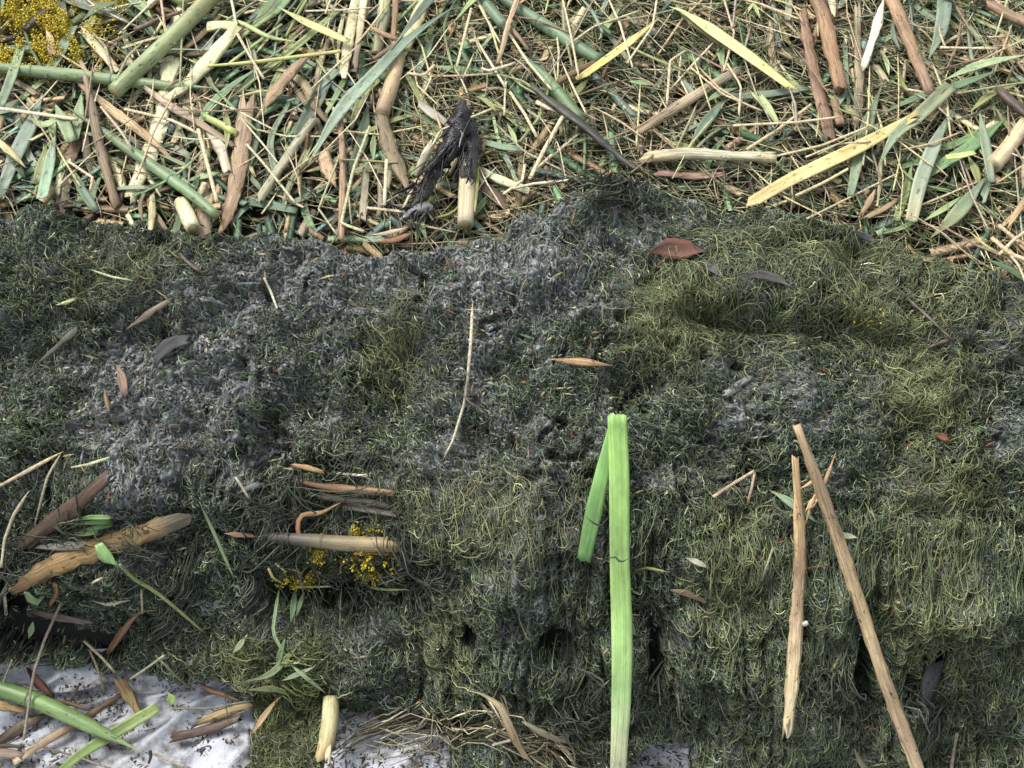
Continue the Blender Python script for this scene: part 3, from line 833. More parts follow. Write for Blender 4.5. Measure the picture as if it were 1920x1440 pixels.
put('H', [(613, 318), (622, 345), (635, 375)], (22, 24, 10), 'c49c78>b98f6a', 'small torn tan husk under the long blue grey leaf', 16, ends='tp')
put('L', [(596, 262), (570, 322), (545, 372), (536, 410)], (6, 12, 12, 8), '6f8f62>7a9a6e', 'narrow green blade next to the pale slanting stalk', 12)
put('S', [(392, 248), (420, 262), (452, 280)], (12, 14, 12), '8fb45e>a5c06a', 'short bright green stem end against the broad pinkish stalk', 20)
put('L', [(640, 40), (560, 110), (490, 162), (430, 208)], (12, 15, 13, 8), '86a568>9bb576', 'yellowish green stem like blade behind the bright yellow green blade', 14)
put('L', [(470, 395), (510, 402), (560, 414)], (18, 20, 12), '54806e>5d8a76', 'short blue green leaf lying along the heap edge right of the broad pinkish stalk', 12)
put('K', [(62, 92), (85, 72), (108, 55)], (12, 14, 12), '40302a>4c3a30', 'dark brown twig stub in the yellow weed', 24)
put('K', [(-6, 118), (22, 112), (48, 106)], (13, 14, 11), '37291f>453226', 'dark brown twig stub at the left edge below the yellow weed', 24)
put('Y', [(170, 90), (195, 118), (222, 150)], (12, 18, 14), 'c9bb87>bfae78', 'tan stalk piece between the yellow weed and the thick slanting stem', 18, ends='tt')
put('H', [(100, 85), (108, 105), (112, 130)], (8, 14, 12), 'c9ab80>bf9a70', 'pale tan husk standing in the yellow weed', 22, ends='pt')
put('L', [(-8, 128), (40, 124), (95, 118)], (16, 18, 8), '4f7a58>5a855f', 'dark green leaf above the left end of the level green stem', 20, ends='cp')
put('L', [(70, 250), (95, 265), (130, 250)], (10, 17, 8), '83a878>8cb080', 'light green leaf tip under the level green stem beside the wide bluish leaf', 20, ends='pp')

# --- reed bed, centre
put('Y', [(680, -8), (664, 67), (648, 160)], (20, 22, 16), 'd9d49e>d3cb8f>c9c08a', 'pale cream sheath standing left of the brown topped stalk', 16, ends='ct', mark='the pale cream sheath')
put('Y', [(692, -8), (683, 67), (672, 148)], (14, 15, 12), 'd8d2a0>cfc08c>8c745a', 'narrow cream strip with a brown base beside the pale cream sheath', 20, ends='ct')
put('D', [(748, -8), (746, 60), (742, 108)], (11, 12, 10), 'a97c66>b07f64', 'thin reddish brown stalk coming down from the top between pale sheaths', 24, ends='ct', mark='the reddish brown stalk')
put('D', [(712, 96), (732, 106), (755, 114)], (8, 10, 7), 'bb8c66>a8754f', 'small orange brown splinter at the foot of the reddish brown stalk', 26, ends='tt')
put('D', [(756, 114), (736, 128), (710, 146)], (8, 11, 8), 'b0846a>96705a', 'short red brown stick crossing the foot of the reddish brown stalk', 24, ends='tt')
put('D', [(728, -8), (722, 55), (710, 115)], (22, 25, 18), 'b5b08a>a7a482>9a9474', 'grey green stem piece left of the reddish brown stalk', 14, ends='ct')
put('Y', [(810, -8), (785, 60), (752, 140), (742, 165)], (24, 28, 26, 14), 'cfbf7c>d6c67c>cfba74', 'yellow leaf sheath reaching down from the top beside the long blue grey leaf', 16, ends='cp', mark='the yellow sheath')
put('C', [(752, 130), (738, 187), (720, 243)], (26, 29, 28), 'c9b07c>c9a873>9a8260', 'tan jointed stalk crossed by the long blue grey leaf', 18, mark='the tan jointed stalk')
put('H', [(720, 243), (736, 305), (757, 350), (777, 400)], (28, 30, 26, 18), '8a7358>8f775c>a08564', 'brown split lower half of the tan jointed stalk leaning toward the mud smeared stalk', 18, ends='tp')
put('S', [(880, -6), (920, 43), (950, 76)], (20, 22, 20), '55806e>5b8876', 'dark green stem running down from the top centre under the light green blade', 16)
put('S', [(930, 14), (985, 50), (1033, 80), (1078, 110), (1125, 139)], (16, 22, 24, 24, 20), '54806c>5e8d78>5a8872', 'stout dark green stem slanting to the tip of the yellow stalk', 16, mark='the stout dark green stem')
put('S', [(985, 125), (1010, 155), (1042, 192), (1090, 247)], (14, 24, 25, 20), '5a8a66>649870>5f9068', 'green round stem slanting down behind the dark twig', 14, ends='pc', mark='the green stem behind the twig')
put('L', [(848, 76), (900, 29), (947, 10), (1012, -6)], (6, 16, 22, 20), '9cc07e>8fba7a>86b276', 'light green blade with speckles bending over the top centre', (18, 26, 26), ends='pc', mark='the light green speckled blade')
put('H', [(993, -8), (962, 67), (948, 117), (936, 160)], (10, 12, 11, 8), 'c09a80>b58d70>bd9c7a', 'thin pinkish stalk crossing the stout dark green stem', 28, ends='ct', mark='the thin pinkish stalk')
put('H', [(957, 85), (973, 105), (990, 128)], (8, 10, 7), 'a07c5a>8d6c50', 'short brown splinter branching off the thin pinkish stalk', 24, ends='tt')
put('L', [(1233, 68), (1175, 117), (1093, 176)], (10, 16, 13), 'c9c46a>d0cb74>c4bd66', 'bright yellow strip of reed right of the stout dark green stem', 22, ends='pt', mark='the yellow strip')
put('D', [(1128, 136), (1092, 153), (1048, 176)], (13, 15, 12), '8a6c48>7d6040', 'dull brown stalk piece between the stout dark green stem and the yellow strip', 16, ends='tt')
put('K', [(998, 205), (1057, 250), (1107, 287), (1162, 328), (1195, 350)], (12, 15, 16, 15, 12), '45423a>35332d>46443c', 'dark grey muddy twig slanting down into the heap edge', (28, 26, 20), mark='the dark muddy twig', rough=.5)
put('B', [(876, 264), (855, 320), (828, 353), (800, 396), (768, 428)], (30, 44, 34, 28, 14), '222226>1c1c20>3a3832>242424', 'black mud smeared stalk bent like a beak over the tan straw', (38, 34, 26, 18), ends='tt', rough=.45, mark='the black bent stalk')
put('K', [(818, 340), (806, 352), (792, 372)], (14, 16, 10), 'b5ad88>a39a78', 'patch of pale torn fibre on the black bent stalk', (44, 40, 34), ends='tt', name='fibre_strip', cat='fibre')
put('B', [(800, 424), (778, 428), (762, 436)], (22, 20, 8), '8a8c88>a0a29c', 'pale grey muddy lump at the lower tip of the black bent stalk', (24, 20), ends='tt', name='mud_lump', cat='mud lump')
put('C', [(880, 335), (879, 390), (876, 450)], (31, 33, 30), 'cfc29c>cdbc90>c7b68c', 'cream cut stem standing upright from the heap under the black bent stalk', 20, mark='the upright cream stem')
put('B', [(880, 282), (884, 310), (880, 352)], (38, 42, 34), '1e1e22>28282c>4a483e', 'black muddy upper end of the upright cream stem', 26, ends='tt', rough=.4, name='muddy_stalk', cat='stalk')
put('G', [(899, 325), (898, 375), (893, 430)], (6, 7, 5), 'a5ad5c>9aa256', 'yellow green strip along the right side of the upright cream stem', 22)
put('D', [(1193, 278), (1240, 247), (1290, 215), (1376, 163)], (18, 22, 21, 16), 'ab8c72>b59a80>b39c86', 'pale pinkish brown stalk slanting up to the right in the straw above the cream stick', 20, ends='ct', mark='the slanting pinkish stalk')
put('D', [(1213, 324), (1280, 317), (1360, 321), (1448, 325)], (22, 24, 22, 22), 'cbb083>ddd0b8>d8ccb2>cdb48e', 'pale cream stick lying level just above the heap right of the dark muddy twig', 20, ends='tc', mark='the level cream stick')
put('H', [(1240, 338), (1300, 345), (1345, 342)], (16, 18, 12), 'a5706a>b58c80', 'pinkish rind strip under the level cream stick', 10, ends='tt')
put('L', [(808, 138), (873, 150), (942, 158)], (12, 22, 12), '5f8a58>5a8656', 'mid green leaf lying level under the thin pinkish stalk', 10, ends='pp')
put('L', [(912, 292), (945, 300), (980, 304)], (14, 15, 10), '6c9a86>78a58c', 'small blue green leaf right of the black bent stalk', 16)
put('Y', [(915, 345), (940, 358), (975, 371)], (20, 22, 18), 'd2d2a0>c7cc98', 'pale green cut piece right of the upright cream stem', 14, ends='tt')
put('H', [(905, 365), (930, 385), (960, 414)], (20, 26, 12), '6a4f42>75594a', 'dark brown husk right of the foot of the upright cream stem', 12, ends='tp')
put('L', [(694, 212), (680, 293), (656, 345)], (20, 24, 12), '4d6b55>43614b', 'dark green leaf left of the brown split stalk', 12, ends='pp')
put('D', [(642, 250), (647, 333), (644, 472)], (11, 13, 12), 'b98f70>b08468', 'upright thin orange brown stalk reaching into the heap left of the dark green leaf', 18, ends='tt', mark='the upright orange brown stalk')
put('H', [(655, 305), (690, 328), (728, 352)], (22, 26, 20), 'c9a87c>b8946a', 'short tan husk behind the brown split stalk', 8, ends='tt')
put('H', [(712, 466), (745, 464), (778, 450)], (10, 18, 10), 'a8684a>8f5a42', 'red brown curl of bark on the heap edge left of the upright cream stem', 18, ends='pp')
put('Y', [(700, 458), (730, 455), (770, 444)], (6, 10, 6), 'd2b48c>c9a47a', 'pale inner rind of the bark curl on the heap edge', 22, ends='pp')
put('H', [(806, 232), (822, 245), (842, 259)], (18, 20, 14), 'a39a94>968a84', 'small grey flake left of the black bent stalk', 18, ends='tt')
put('L', [(1250, 50), (1285, 66), (1390, 140), (1468, 199)], (14, 24, 24, 16), 'a9c77c>bdd093>c8d08c>d8c878', 'broad light green reed strip fading to yellow at its lower right end', 24, ends='pt', mark='the broad light green strip')
put('L', [(818, 86), (800, 125), (782, 170)], (12, 15, 8), '6a917c>7a9f88', 'narrow grey green leaf right of the yellow sheath', 14, ends='pp')
put('H', [(690, 350), (688, 380), (685, 420)], (14, 16, 14), '9c8a74>a8947c', 'short greyish stub of reed below the tan husk', 14, ends='tt')
put('H', [(716, 365), (718, 390), (714, 420)], (9, 11, 9), 'a08e78>97856c', 'thin grey brown stub next to the greyish stub of reed', 14, ends='tt')

# --- reed bed, right
put('D', [(1505, -8), (1534, 67), (1548, 125), (1565, 192)], (24, 26, 26, 24), 'a87c62>b5835f>ab7a58', 'stout red brown stalk coming down from the top', 22, ends='ct', mark='the stout red brown stalk')
put('H', [(1499, 56), (1512, 130), (1528, 200), (1545, 270)], (18, 22, 23, 22), 'a3765e>9c7058>a07560', 'ribbed red brown stalk lying along the left side of the stout red brown stalk', 18, ends='tt')
put('D', [(1556, 212), (1562, 232), (1568, 258)], (14, 16, 17), 'bc8f6c>b28662', 'short tan stalk end below the stout red brown stalk', 16)
put('D', [(1640, -8), (1673, 67), (1700, 135), (1728, 207)], (25, 24, 22, 21), 'c79a70>c0906a>a57c60>9c7660', 'long orange brown stalk slanting down from the top right of the cream strip', 24, ends='ct', mark='the long orange brown stalk')
put('Y', [(1648, 28), (1632, 88), (1611, 152)], (17, 17, 14), 'd5d0ac>dbd5b2', 'narrow cream strip of reed between the two red brown stalks and the long orange one', 20, ends='pt', mark='the narrow cream strip')
put('H', [(1602, 38), (1602, 110), (1605, 180), (1598, 250)], (12, 14, 20, 16), 'a89478>a08c70>97846c', 'grey tan stalk under the narrow cream strip', 14, ends='tt')
put('L', [(1696, 258), (1580, 321), (1480, 367), (1412, 404)], (16, 27, 28, 24), 'd8ca88>d3c57c>dacd8c>c9b374', 'long pale yellow reed leaf lying on the heap edge at the right', (22, 22, 18), ends='tt', mark='the long pale yellow leaf')
put('L', [(1910, 142), (1830, 160), (1790, 174), (1750, 192)], (8, 16, 16, 6), '8fb58a>9cc096', 'light green blade pointing to the right edge', 26, ends='pp', mark='the light green blade at the right')
put('L', [(1864, 165), (1780, 197), (1713, 217), (1636, 252)], (8, 15, 14, 8), '5c8466>6a9272', 'dark green narrow blade beneath the light green blade at the right', 24, ends='pp')
put('L', [(1755, -6), (1757, 50), (1748, 100), (1728, 146)], (22, 25, 22, 14), '6a8c80>7a9a94>7a9a8c', 'blue grey leaf twisting down right of the long orange brown stalk', 22, ends='cp', mark='the twisting blue grey leaf')
put('L', [(1710, -8), (1740, 18), (1772, 43)], (20, 21, 14), '5d8474>66907c', 'dark green leaf crossing the top of the twisting blue grey leaf', 26)
put('L', [(1752, 216), (1700, 265), (1660, 300), (1626, 366)], (26, 24, 16, 6), '8a9a80>7c9682>748e78', 'grey green leaf folded over the end of the long pale yellow leaf', 28, ends='tp', mark='the folded grey green leaf')
put('L', [(1645, 184), (1617, 260), (1600, 325), (1586, 390)], (14, 22, 20, 12), '6d8c76>78977f', 'grey green leaf passing under the long pale yellow leaf', 16, ends='pc')
put('L', [(1770, 240), (1740, 300), (1714, 367), (1695, 447)], (16, 24, 25, 20), '84a094>8ba7a4>86a094>9a9a80', 'wide bluish leaf standing upright on the heap right of the long pale yellow leaf', 22, ends='pc', mark='the upright bluish leaf')
put('L', [(1876, 245), (1813, 297), (1745, 340)], (14, 23, 20), '5f9468>6a9c72', 'bright mid green leaf crossing behind the upright bluish leaf', 16, ends='pt')
put('L', [(1822, 244), (1834, 317), (1843, 374)], (14, 18, 12), '6d8c7c>7d998c', 'grey green leaf right of the upright bluish leaf', 22, ends='pc', mark='the grey green right hand leaf')
put('L', [(1838, 356), (1784, 425), (1735, 470)], (14, 26, 18), '6f8c7c>7a967c>8e9a6c', 'grey leaf with a yellowish edge slanting down to the heap at the right', 18, ends='pp')
put('C', [(1905, 264), (1873, 310), (1846, 340)], (24, 28, 30), 'c9b482>d0bc86', 'fat tan reed piece at the right edge below the brown twig', 20, ends='tc')
put('K', [(1858, 211), (1885, 235), (1922, 268)], (16, 20, 20), '5a4838>4a3a2e', 'dark brown knobbly twig at the right edge', 26, ends='tt', mark='the dark knobbly twig')
put('D', [(1850, 48), (1885, 66), (1928, 86)], (18, 20, 20), 'b0866c>b58e74', 'pinkish brown stalk at the top of the right edge', 22, ends='tc')
put('S', [(1798, 35), (1820, 24), (1845, 11)], (17, 18, 17), '7a9a80>86a48a', 'short grey green stem piece near the top right', 24)
put('L', [(1366, 198), (1323, 250), (1284, 304)], (10, 20, 8), '56776a>64867c', 'dark bluish leaf below the slanting pinkish stalk', 16, ends='pp', mark='the dark bluish leaf')
put('L', [(1378, 195), (1340, 208), (1318, 222)], (10, 14, 8), '668c6c>6f9674', 'small green leaf above the dark bluish leaf', 20, ends='pp')
put('L', [(1758, 331), (1785, 328), (1812, 322)], (9, 12, 8), 'a9c468>b5cc78', 'bright lime green scrap between the upright bluish leaf and the grey green one', 24)
put('L', [(1702, 326), (1690, 380), (1672, 434)], (10, 15, 12), '83a060>7c9a5c', 'yellow green blade left of the upright bluish leaf', 14, ends='pc')
put('H', [(1632, 380), (1622, 400), (1608, 424)], (8, 13, 8), 'bf9670>b08862', 'small orange tan splinter on the heap edge below the folded grey green leaf', 18, ends='pt')
put('H', [(1668, 402), (1640, 418), (1618, 430)], (9, 13, 9), 'a8845c>c09a70', 'second tan splinter flat on the heap edge right of the orange tan one', 16, ends='tt')
put('H', [(1911, 300), (1906, 340), (1902, 384)], (12, 13, 10), 'b89a82>a98a72', 'narrow tan stalk standing below the dark knobbly twig', 24, ends='tt')
put('H', [(1908, 405), (1893, 425), (1876, 446)], (13, 14, 12), 'c7a070>bd9468', 'orange tan stub of reed at the right edge over the heap', 20, ends='tt')
put('L', [(1698, -6), (1692, 20), (1682, 42)], (11, 12, 6), '8ab57c>94bd86', 'small light green blade hanging from the top beside the long orange brown stalk', 22, ends='cp')
put('L', [(1836, 500), (1872, 516), (1930, 552)], (6, 16, 20), '3f6a48>4a7650', 'dark green blade at the right edge lying on the shoulder of the heap', 16, ends='pc')
put('L', [(1720, 420), (1680, 440), (1645, 450)], (5, 9, 5), '7fae78>78a672', 'thin green blade along the heap edge right of the second tan splinter', 14, ends='pp')
put('H', [(1720, 175), (1712, 150), (1700, 118)], (16, 18, 8), 'b98e76>a87e68', 'pinkish flake against the side of the long orange brown stalk', 18, ends='tp')
put('Y', [(1548, 30), (1552, 45), (1554, 62)], (14, 14, 8), 'd8c9a0>cdb98c', 'small cream chip right of the stout red brown stalk', 22, ends='tt')
put('L', [(1470, 4), (1474, 30), (1472, 58)], (10, 13, 10), '7d907c>879a84', 'grey green strip left of the stout red brown stalk', 14, ends='ct')
put('L', [(1395, 60), (1405, 45), (1418, 70)], (7, 10, 6), 'a3c070>98b868', 'small yellow green sprig over the broad light green strip', 22, ends='pp')
put('L', [(1240, -6), (1265, 14), (1288, 22)], (14, 15, 6), '95c079>8ab870', 'light green leaf tip hanging in at the top above the broad light green strip', 22, ends='cp')
put('L', [(1415, 205), (1428, 220), (1448, 250)], (16, 18, 10), 'a5bf84>97b478', 'pale green torn leaf below the end of the broad light green strip', 16, ends='tt')
put('L', [(1178, 180), (1205, 184), (1230, 188)], (10, 12, 6), '6fa06a>67985f', 'small green leaf tip above the slanting pinkish stalk', 18, ends='pp')
put('D', [(1100, -6), (1075, 20), (1060, 50)], (7, 9, 6), 'b8a078>c0a880', 'thin tan stick near the top right of the light green speckled blade', 20, ends='cp')

# --- bright single straws
STR = [([(887, 53), (873, 110), (860, 163)], 5, 'd2bd8e'), ([(950, 187), (948, 215), (947, 250)], 4, 'c9b98a'), ([(893, 107), (920, 150), (950, 200)], 5, 'd5c898'), ([(957, 203), (985, 245), (1007, 287)], 6, 'd2bd8e'),
       ([(953, 93), (990, 150), (1034, 202)], 5, 'ddd29a'), ([(1053, 43), (1068, 110), (1083, 192)], 4, 'd0b98c'), ([(1160, 28), (1230, 33), (1220, 97), (1173, 165)], 4, 'd8c99a'), ([(1053, 260), (1020, 320), (993, 375)], 8, 'd9c08e'),
       ([(1281, 132), (1253, 150), (1247, 232)], 5, 'c9b48a'), ([(1345, 22), (1420, 42), (1490, 70)], 5, 'd0b583'), ([(1355, 165), (1380, 205), (1376, 260)], 4, 'cdb98a'), ([(1512, 228), (1450, 275), (1392, 312)], 6, 'cbb583'),
       ([(1560, 262), (1480, 272), (1365, 278)], 5, 'd3c08f'), ([(1622, 268), (1530, 305), (1445, 325)], 5, 'd2bd84'), ([(1745, 135), (1790, 136), (1848, 137)], 5, 'd2c090'), ([(1925, 98), (1860, 128), (1790, 165)], 4, 'c2b07a'),
       ([(1575, 360), (1530, 385), (1480, 410)], 6, 'cfbf82'), ([(0, 235), (70, 245), (160, 258)], 7, 'd9cda0'), ([(437, 10), (448, 60), (455, 100)], 5, 'c9c39c'), ([(455, 105), (480, 150), (505, 190)], 5, 'c5b78a'),
       ([(245, 235), (330, 255), (385, 282)], 6, 'd2bf90'), ([(385, 285), (402, 350), (420, 420)], 7, 'd5bd8a'), ([(205, 240), (245, 290), (262, 320)], 5, 'b9a888'), ([(145, 340), (190, 370), (185, 395)], 5, 'cdb58a'),
       ([(470, 300), (505, 340), (560, 410)], 5, 'bdb88a'), ([(700, 270), (670, 350), (648, 450), (690, 465)], 6, 'b5b880'), ([(733, 340), (731, 380), (729, 425)], 7, 'd2c090'), ([(695, 420), (740, 425), (800, 430)], 6, 'cdb88a'),
       ([(985, 340), (980, 370), (945, 395)], 6, 'd8c48e'), ([(1060, 375), (1000, 380), (960, 390)], 6, 'd8c8a0'), ([(1290, 165), (1350, 215), (1420, 245)], 4, 'c9b283'), ([(1345, 15), (1370, 100), (1350, 170)], 4, 'c2ad80'),
       ([(760, 430), (830, 280), (925, 240)], 5, 'cdc08a'), ([(820, 160), (800, 180), (770, 175)], 6, 'cdb287'), ([(905, 170), (920, 175), (968, 160)], 6, 'd6c3a0'), ([(1005, 225), (1030, 238), (1062, 245)], 9, 'd8c19a'),
       ([(1620, 300), (1560, 305), (1500, 330)], 4, 'c9b788'), ([(1800, 200), (1740, 210), (1690, 200)], 5, 'cfc08e'), ([(1850, 500), (1880, 470), (1925, 440)], 6, 'd5bf8e'), ([(1835, 470), (1870, 500), (1925, 522)], 8, 'd0b280'), ([(1855, 440), (1890, 470), (1925, 485)], 7, 'c9a876'),
       ([(1880, 500), (1895, 520), (1905, 548)], 5, 'cdb48a'), ([(1070, 120), (1110, 90), (1195, 60)], 4, 'c9ba85'), ([(640, 330), (605, 420), (640, 470)], 4, 'a8ab70')]

# --- pieces lying on the weed heap
put('E', [(1210, 476), (1245, 470), (1285, 472), (1328, 474)], (6, 40, 38, 5), '5a3426>7a4632>6e3f30', 'red brown dead leaf lying flat near the top edge of the heap', 5, ends='pp', name='dead_leaf', cat='dead leaf', mark='the red brown dead leaf')
put('E', [(1378, 524), (1420, 519), (1450, 526), (1486, 544)], (8, 17, 16, 5), '5c5b58>646360', 'grey withered leaf lying right of the red brown dead leaf', 6, ends='pp', name='dead_leaf', cat='dead leaf')
put('E', [(1592, 436), (1615, 446), (1645, 460)], (6, 15, 6), '727680>6a6e74', 'small bluish grey withered leaf near the top edge of the heap at the right', 6, ends='pp', name='dead_leaf', cat='dead leaf')
put('E', [(1318, 500), (1335, 508), (1352, 524)], (8, 17, 7), '56565a>5f5f60', 'dark grey withered leaf just under the red brown dead leaf', 5, ends='pp', name='dead_leaf', cat='dead leaf')
put('H', [(1026, 680), (1050, 681), (1085, 685), (1154, 692)], (6, 15, 13, 4), 'b98258>c08f60>8a6a4a', 'orange brown pointed chip of reed lying alone on the middle of the heap', 9, ends='pp', name='reed_chip', cat='reed chip', mark='the orange pointed chip')
put('W', [(889, 568), (886, 640), (880, 710)], 6, 'b3a482>cfc39c>c9bd94', 'long pale straw hanging down the grey mud in the middle of the heap', 8, ends='pc', mark='the long pale straw')
put('W', [(880, 708), (872, 760), (851, 828), (832, 864)], (6, 5, 4), '8a7f66>cbbf98>a89c7c', 'thin bent pale straw continuing below the long pale straw', 8, ends='cp')
put('K', [(866, 738), (880, 758), (912, 776)], (4, 6, 4), '4a463c>55503f', 'thin dark rootlet crossing the bent pale straw', 10, ends='pp', name='rootlet', cat='rootlet')
put('H', [(316, 566), (283, 588), (240, 618)], (9, 13, 5), '8f7c70>86746a', 'pinkish grey splinter on the weed left of the grey mud', 7, ends='tp', name='splinter', cat='splinter')
put('E', [(222, 690), (232, 712), (238, 748)], (6, 17, 12), '7c5c4c>8a6a58', 'curled brown leaf scrap standing in the weed beside the grey mud', 10, ends='pc', name='dead_leaf', cat='dead leaf')
put('H', [(201, 728), (206, 752), (212, 776)], (5, 9, 6), 'a57c58>b58c64', 'small tan scrap left of the curled brown leaf scrap', 8, ends='pp', name='leaf_scrap', cat='leaf scrap')
put('E', [(350, 645), (330, 650), (305, 670), (300, 692)], (18, 30, 24, 8), '3e4044>45474c>3c3e42', 'folded dark slate leaf stuck to the grey mud at the left', 7, ends='tp', name='dead_leaf', cat='dead leaf')
put('W', [(126, 845), (62, 880), (-8, 918)], (6, 7, 5), 'cdbb6c>c9b080>a88a70', 'yellow straw slanting in from the left edge of the heap', 10, ends='pc')
put('W', [(212, 862), (170, 875), (140, 880)], (6, 6, 3), 'b5c089>b8ad7c', 'pale straw lying level right of the yellow straw', 9)
put('W', [(126, 850), (100, 895), (75, 990)], (5, 5, 4), 'a9a276>97926a', 'olive straw hanging down from the tip of the yellow straw', 12, ends='pp')
put('W', [(70, 918), (40, 965), (24, 1010), (18, 1060)], (6, 6, 5), 'c2b988>b5ab7c', 'bent pale straw along the left edge near the brown sticks', 16, ends='pc')
put('W', [(22, 1105), (24, 1130), (26, 1150)], (7, 7, 5), 'c9bd90>cfc498', 'short pale straw standing at the left edge under the bent pale straw', 18)
put('H', [(197, 903), (150, 945), (105, 978), (70, 1008)], (22, 28, 30, 24), '6a4a40>5f443a>5a4638', 'dark red brown stick with a torn end lying above the orange tan stalk', (8, 8), ends='tt', mark='the dark red brown stick')
put('H', [(328, 980), (265, 1004), (200, 1022), (110, 1058), (48, 1092)], (32, 38, 40, 38, 26), '5c5248>b88c4c>b98a4a>9a7238>664c2c', 'thick orange tan reed stalk split open on the left side of the heap', (5, 8, 8, 4), ends='tt', mark='the thick orange tan stalk', name='dry_stalk', cat='stalk')
for k_, (a, b, c_, d, e_, f_) in enumerate([(140, 975, 178, 968, 211, 968), (148, 984, 180, 980, 210, 980), (160, 992, 185, 989, 208, 984), (150, 1000, 172, 997, 192, 992)]):
    put('L', [(a, b), (c_, d), (e_, f_)], (3, 8, 9), '5f9a52>6aa65a', ['top blade of the bright green tuft above the thick orange tan stalk', 'second blade down in the green tuft above the thick orange tan stalk', 'third blade down in the green tuft above the thick orange tan stalk', 'lowest blade of the green tuft above the thick orange tan stalk'][k_], 12, ends='pt', name='grass_leaf', cat='grass leaf', group='green tuft above the orange stalk')
put('H', [(78, 1026), (110, 1027), (150, 1026)], (10, 17, 14), '857a78>97908c', 'grey weathered wood splinter between the dark red brown stick and the orange tan stalk', 10, ends='tt', name='splinter', cat='splinter')
put('L', [(203, 1014), (215, 1033), (238, 1056)], (14, 24, 8), '6aa660>5f9c56', 'small green leaf folded over the thick orange tan stalk', (26, 28, 22), ends='cp')
put('G', [(236, 1053), (262, 1080), (310, 1112), (392, 1186)], (6, 7, 6, 4), '7aa45c>93a860>8a9a58', 'slender green stalk trailing from the folded green leaf across the weed', (22, 18, 12), ends='cp')
put('G', [(383, 938), (408, 990), (430, 1040), (449, 1084)], (4, 7, 7, 4), '86a88a>7da07c', 'thin grey green blade crossing the hanging rope of weed', 14, ends='pp')
put('D', [(568, 905), (610, 914), (668, 920), (738, 926)], (8, 14, 16, 10), '7a4f38>96683f>b5804a', 'orange brown splinter on top of the small pile of stalks in the heap', 9, ends='tt', name='splinter', cat='splinter')
put('D', [(605, 930), (640, 935), (690, 940), (726, 948)], (12, 14, 14, 11), '7d6458>6c5c58>65585a', 'grey brown stalk lying under the orange splinter in the pile of stalks', 8, ends='tt', mark='the pile of stalks')
put('H', [(640, 946), (690, 955), (732, 962)], (14, 17, 12), '8d827c>857674', 'pinkish grey husk strip below the grey brown stalk in the pile', 7, ends='tt')
put('D', [(552, 935), (556, 970), (566, 1005)], (12, 13, 12), '6e5a50>7d6658', 'upright brown grey stub at the left end of the pile of stalks', 10, ends='tt')
put('D', [(648, 942), (610, 962), (576, 966), (568, 995), (582, 1026)], (6, 9, 10, 10, 8), 'b08058>a8764f>9a6c4c', 'hooked orange brown strip bending round the left end of the pile', 20, ends='pc')
put('C', [(510, 1006), (580, 1011), (650, 1017), (752, 1020)], (20, 26, 29, 28), '4f4c42>565248>8a7c54>a8925c>9c8450', 'round muddy stalk at the bottom of the pile with a tan cut end', 9, mark='the round muddy stalk')
put('D', [(670, 1036), (700, 1034), (736, 1036)], (6, 10, 9), 'a86a38>b5783c', 'thin orange splinter under the tan end of the round muddy stalk', 8, ends='tt', name='splinter', cat='splinter')
put('H', [(425, 1000), (450, 1002), (472, 1004)], (4, 11, 8), '9a6c52>8f6450', 'short pinkish brown flake left of the round muddy stalk', 10, ends='pt', name='husk_flake', cat='husk flake')
put('W', [(514, 1060), (524, 1080), (545, 1090)], (5, 6, 5), 'cfc254>d2c64c', 'yellow straw bent around the yellow weed below the round muddy stalk', 14)
put('W', [(518, 1058), (530, 1070), (562, 1070)], (5, 5, 4), 'd5cb7c>c9be74', 'second yellow straw above the bent one by the yellow weed', 15)
put('W', [(560, 1094), (600, 1094), (630, 1093)], 4, 'a9b070>b0b678', 'pale green straw lying level under the yellow weed in the heap', 16)
put('G', [(668, 1083), (690, 1098), (720, 1107), (770, 1108)], (8, 6, 5, 4), '6f9a54>8fae70', 'curved green shoot right of the yellow weed in the heap', 14, ends='pp')
put('W', [(445, 895), (458, 915), (470, 935)], (4, 6, 4), 'c5bd98>b5ad88', 'pale straw stub left of the pile of stalks', 10)
put('H', [(447, 925), (465, 915), (484, 908)], (4, 9, 12), '6c6a70>75737a', 'grey pointed flake left of the pile of stalks', 10, ends='pt', name='husk_flake', cat='husk flake')
put('Y', [(560, 872), (580, 876), (600, 882)], (7, 13, 9), 'b08050>cfa658', 'small yellow tan chip above the pile of stalks', 12, ends='tt', name='reed_chip', cat='reed chip')
put('W', [(636, 885), (665, 888), (697, 891)], 5, 'cfc7a4>d5cfb0', 'broken white straw above the orange splinter', 12)
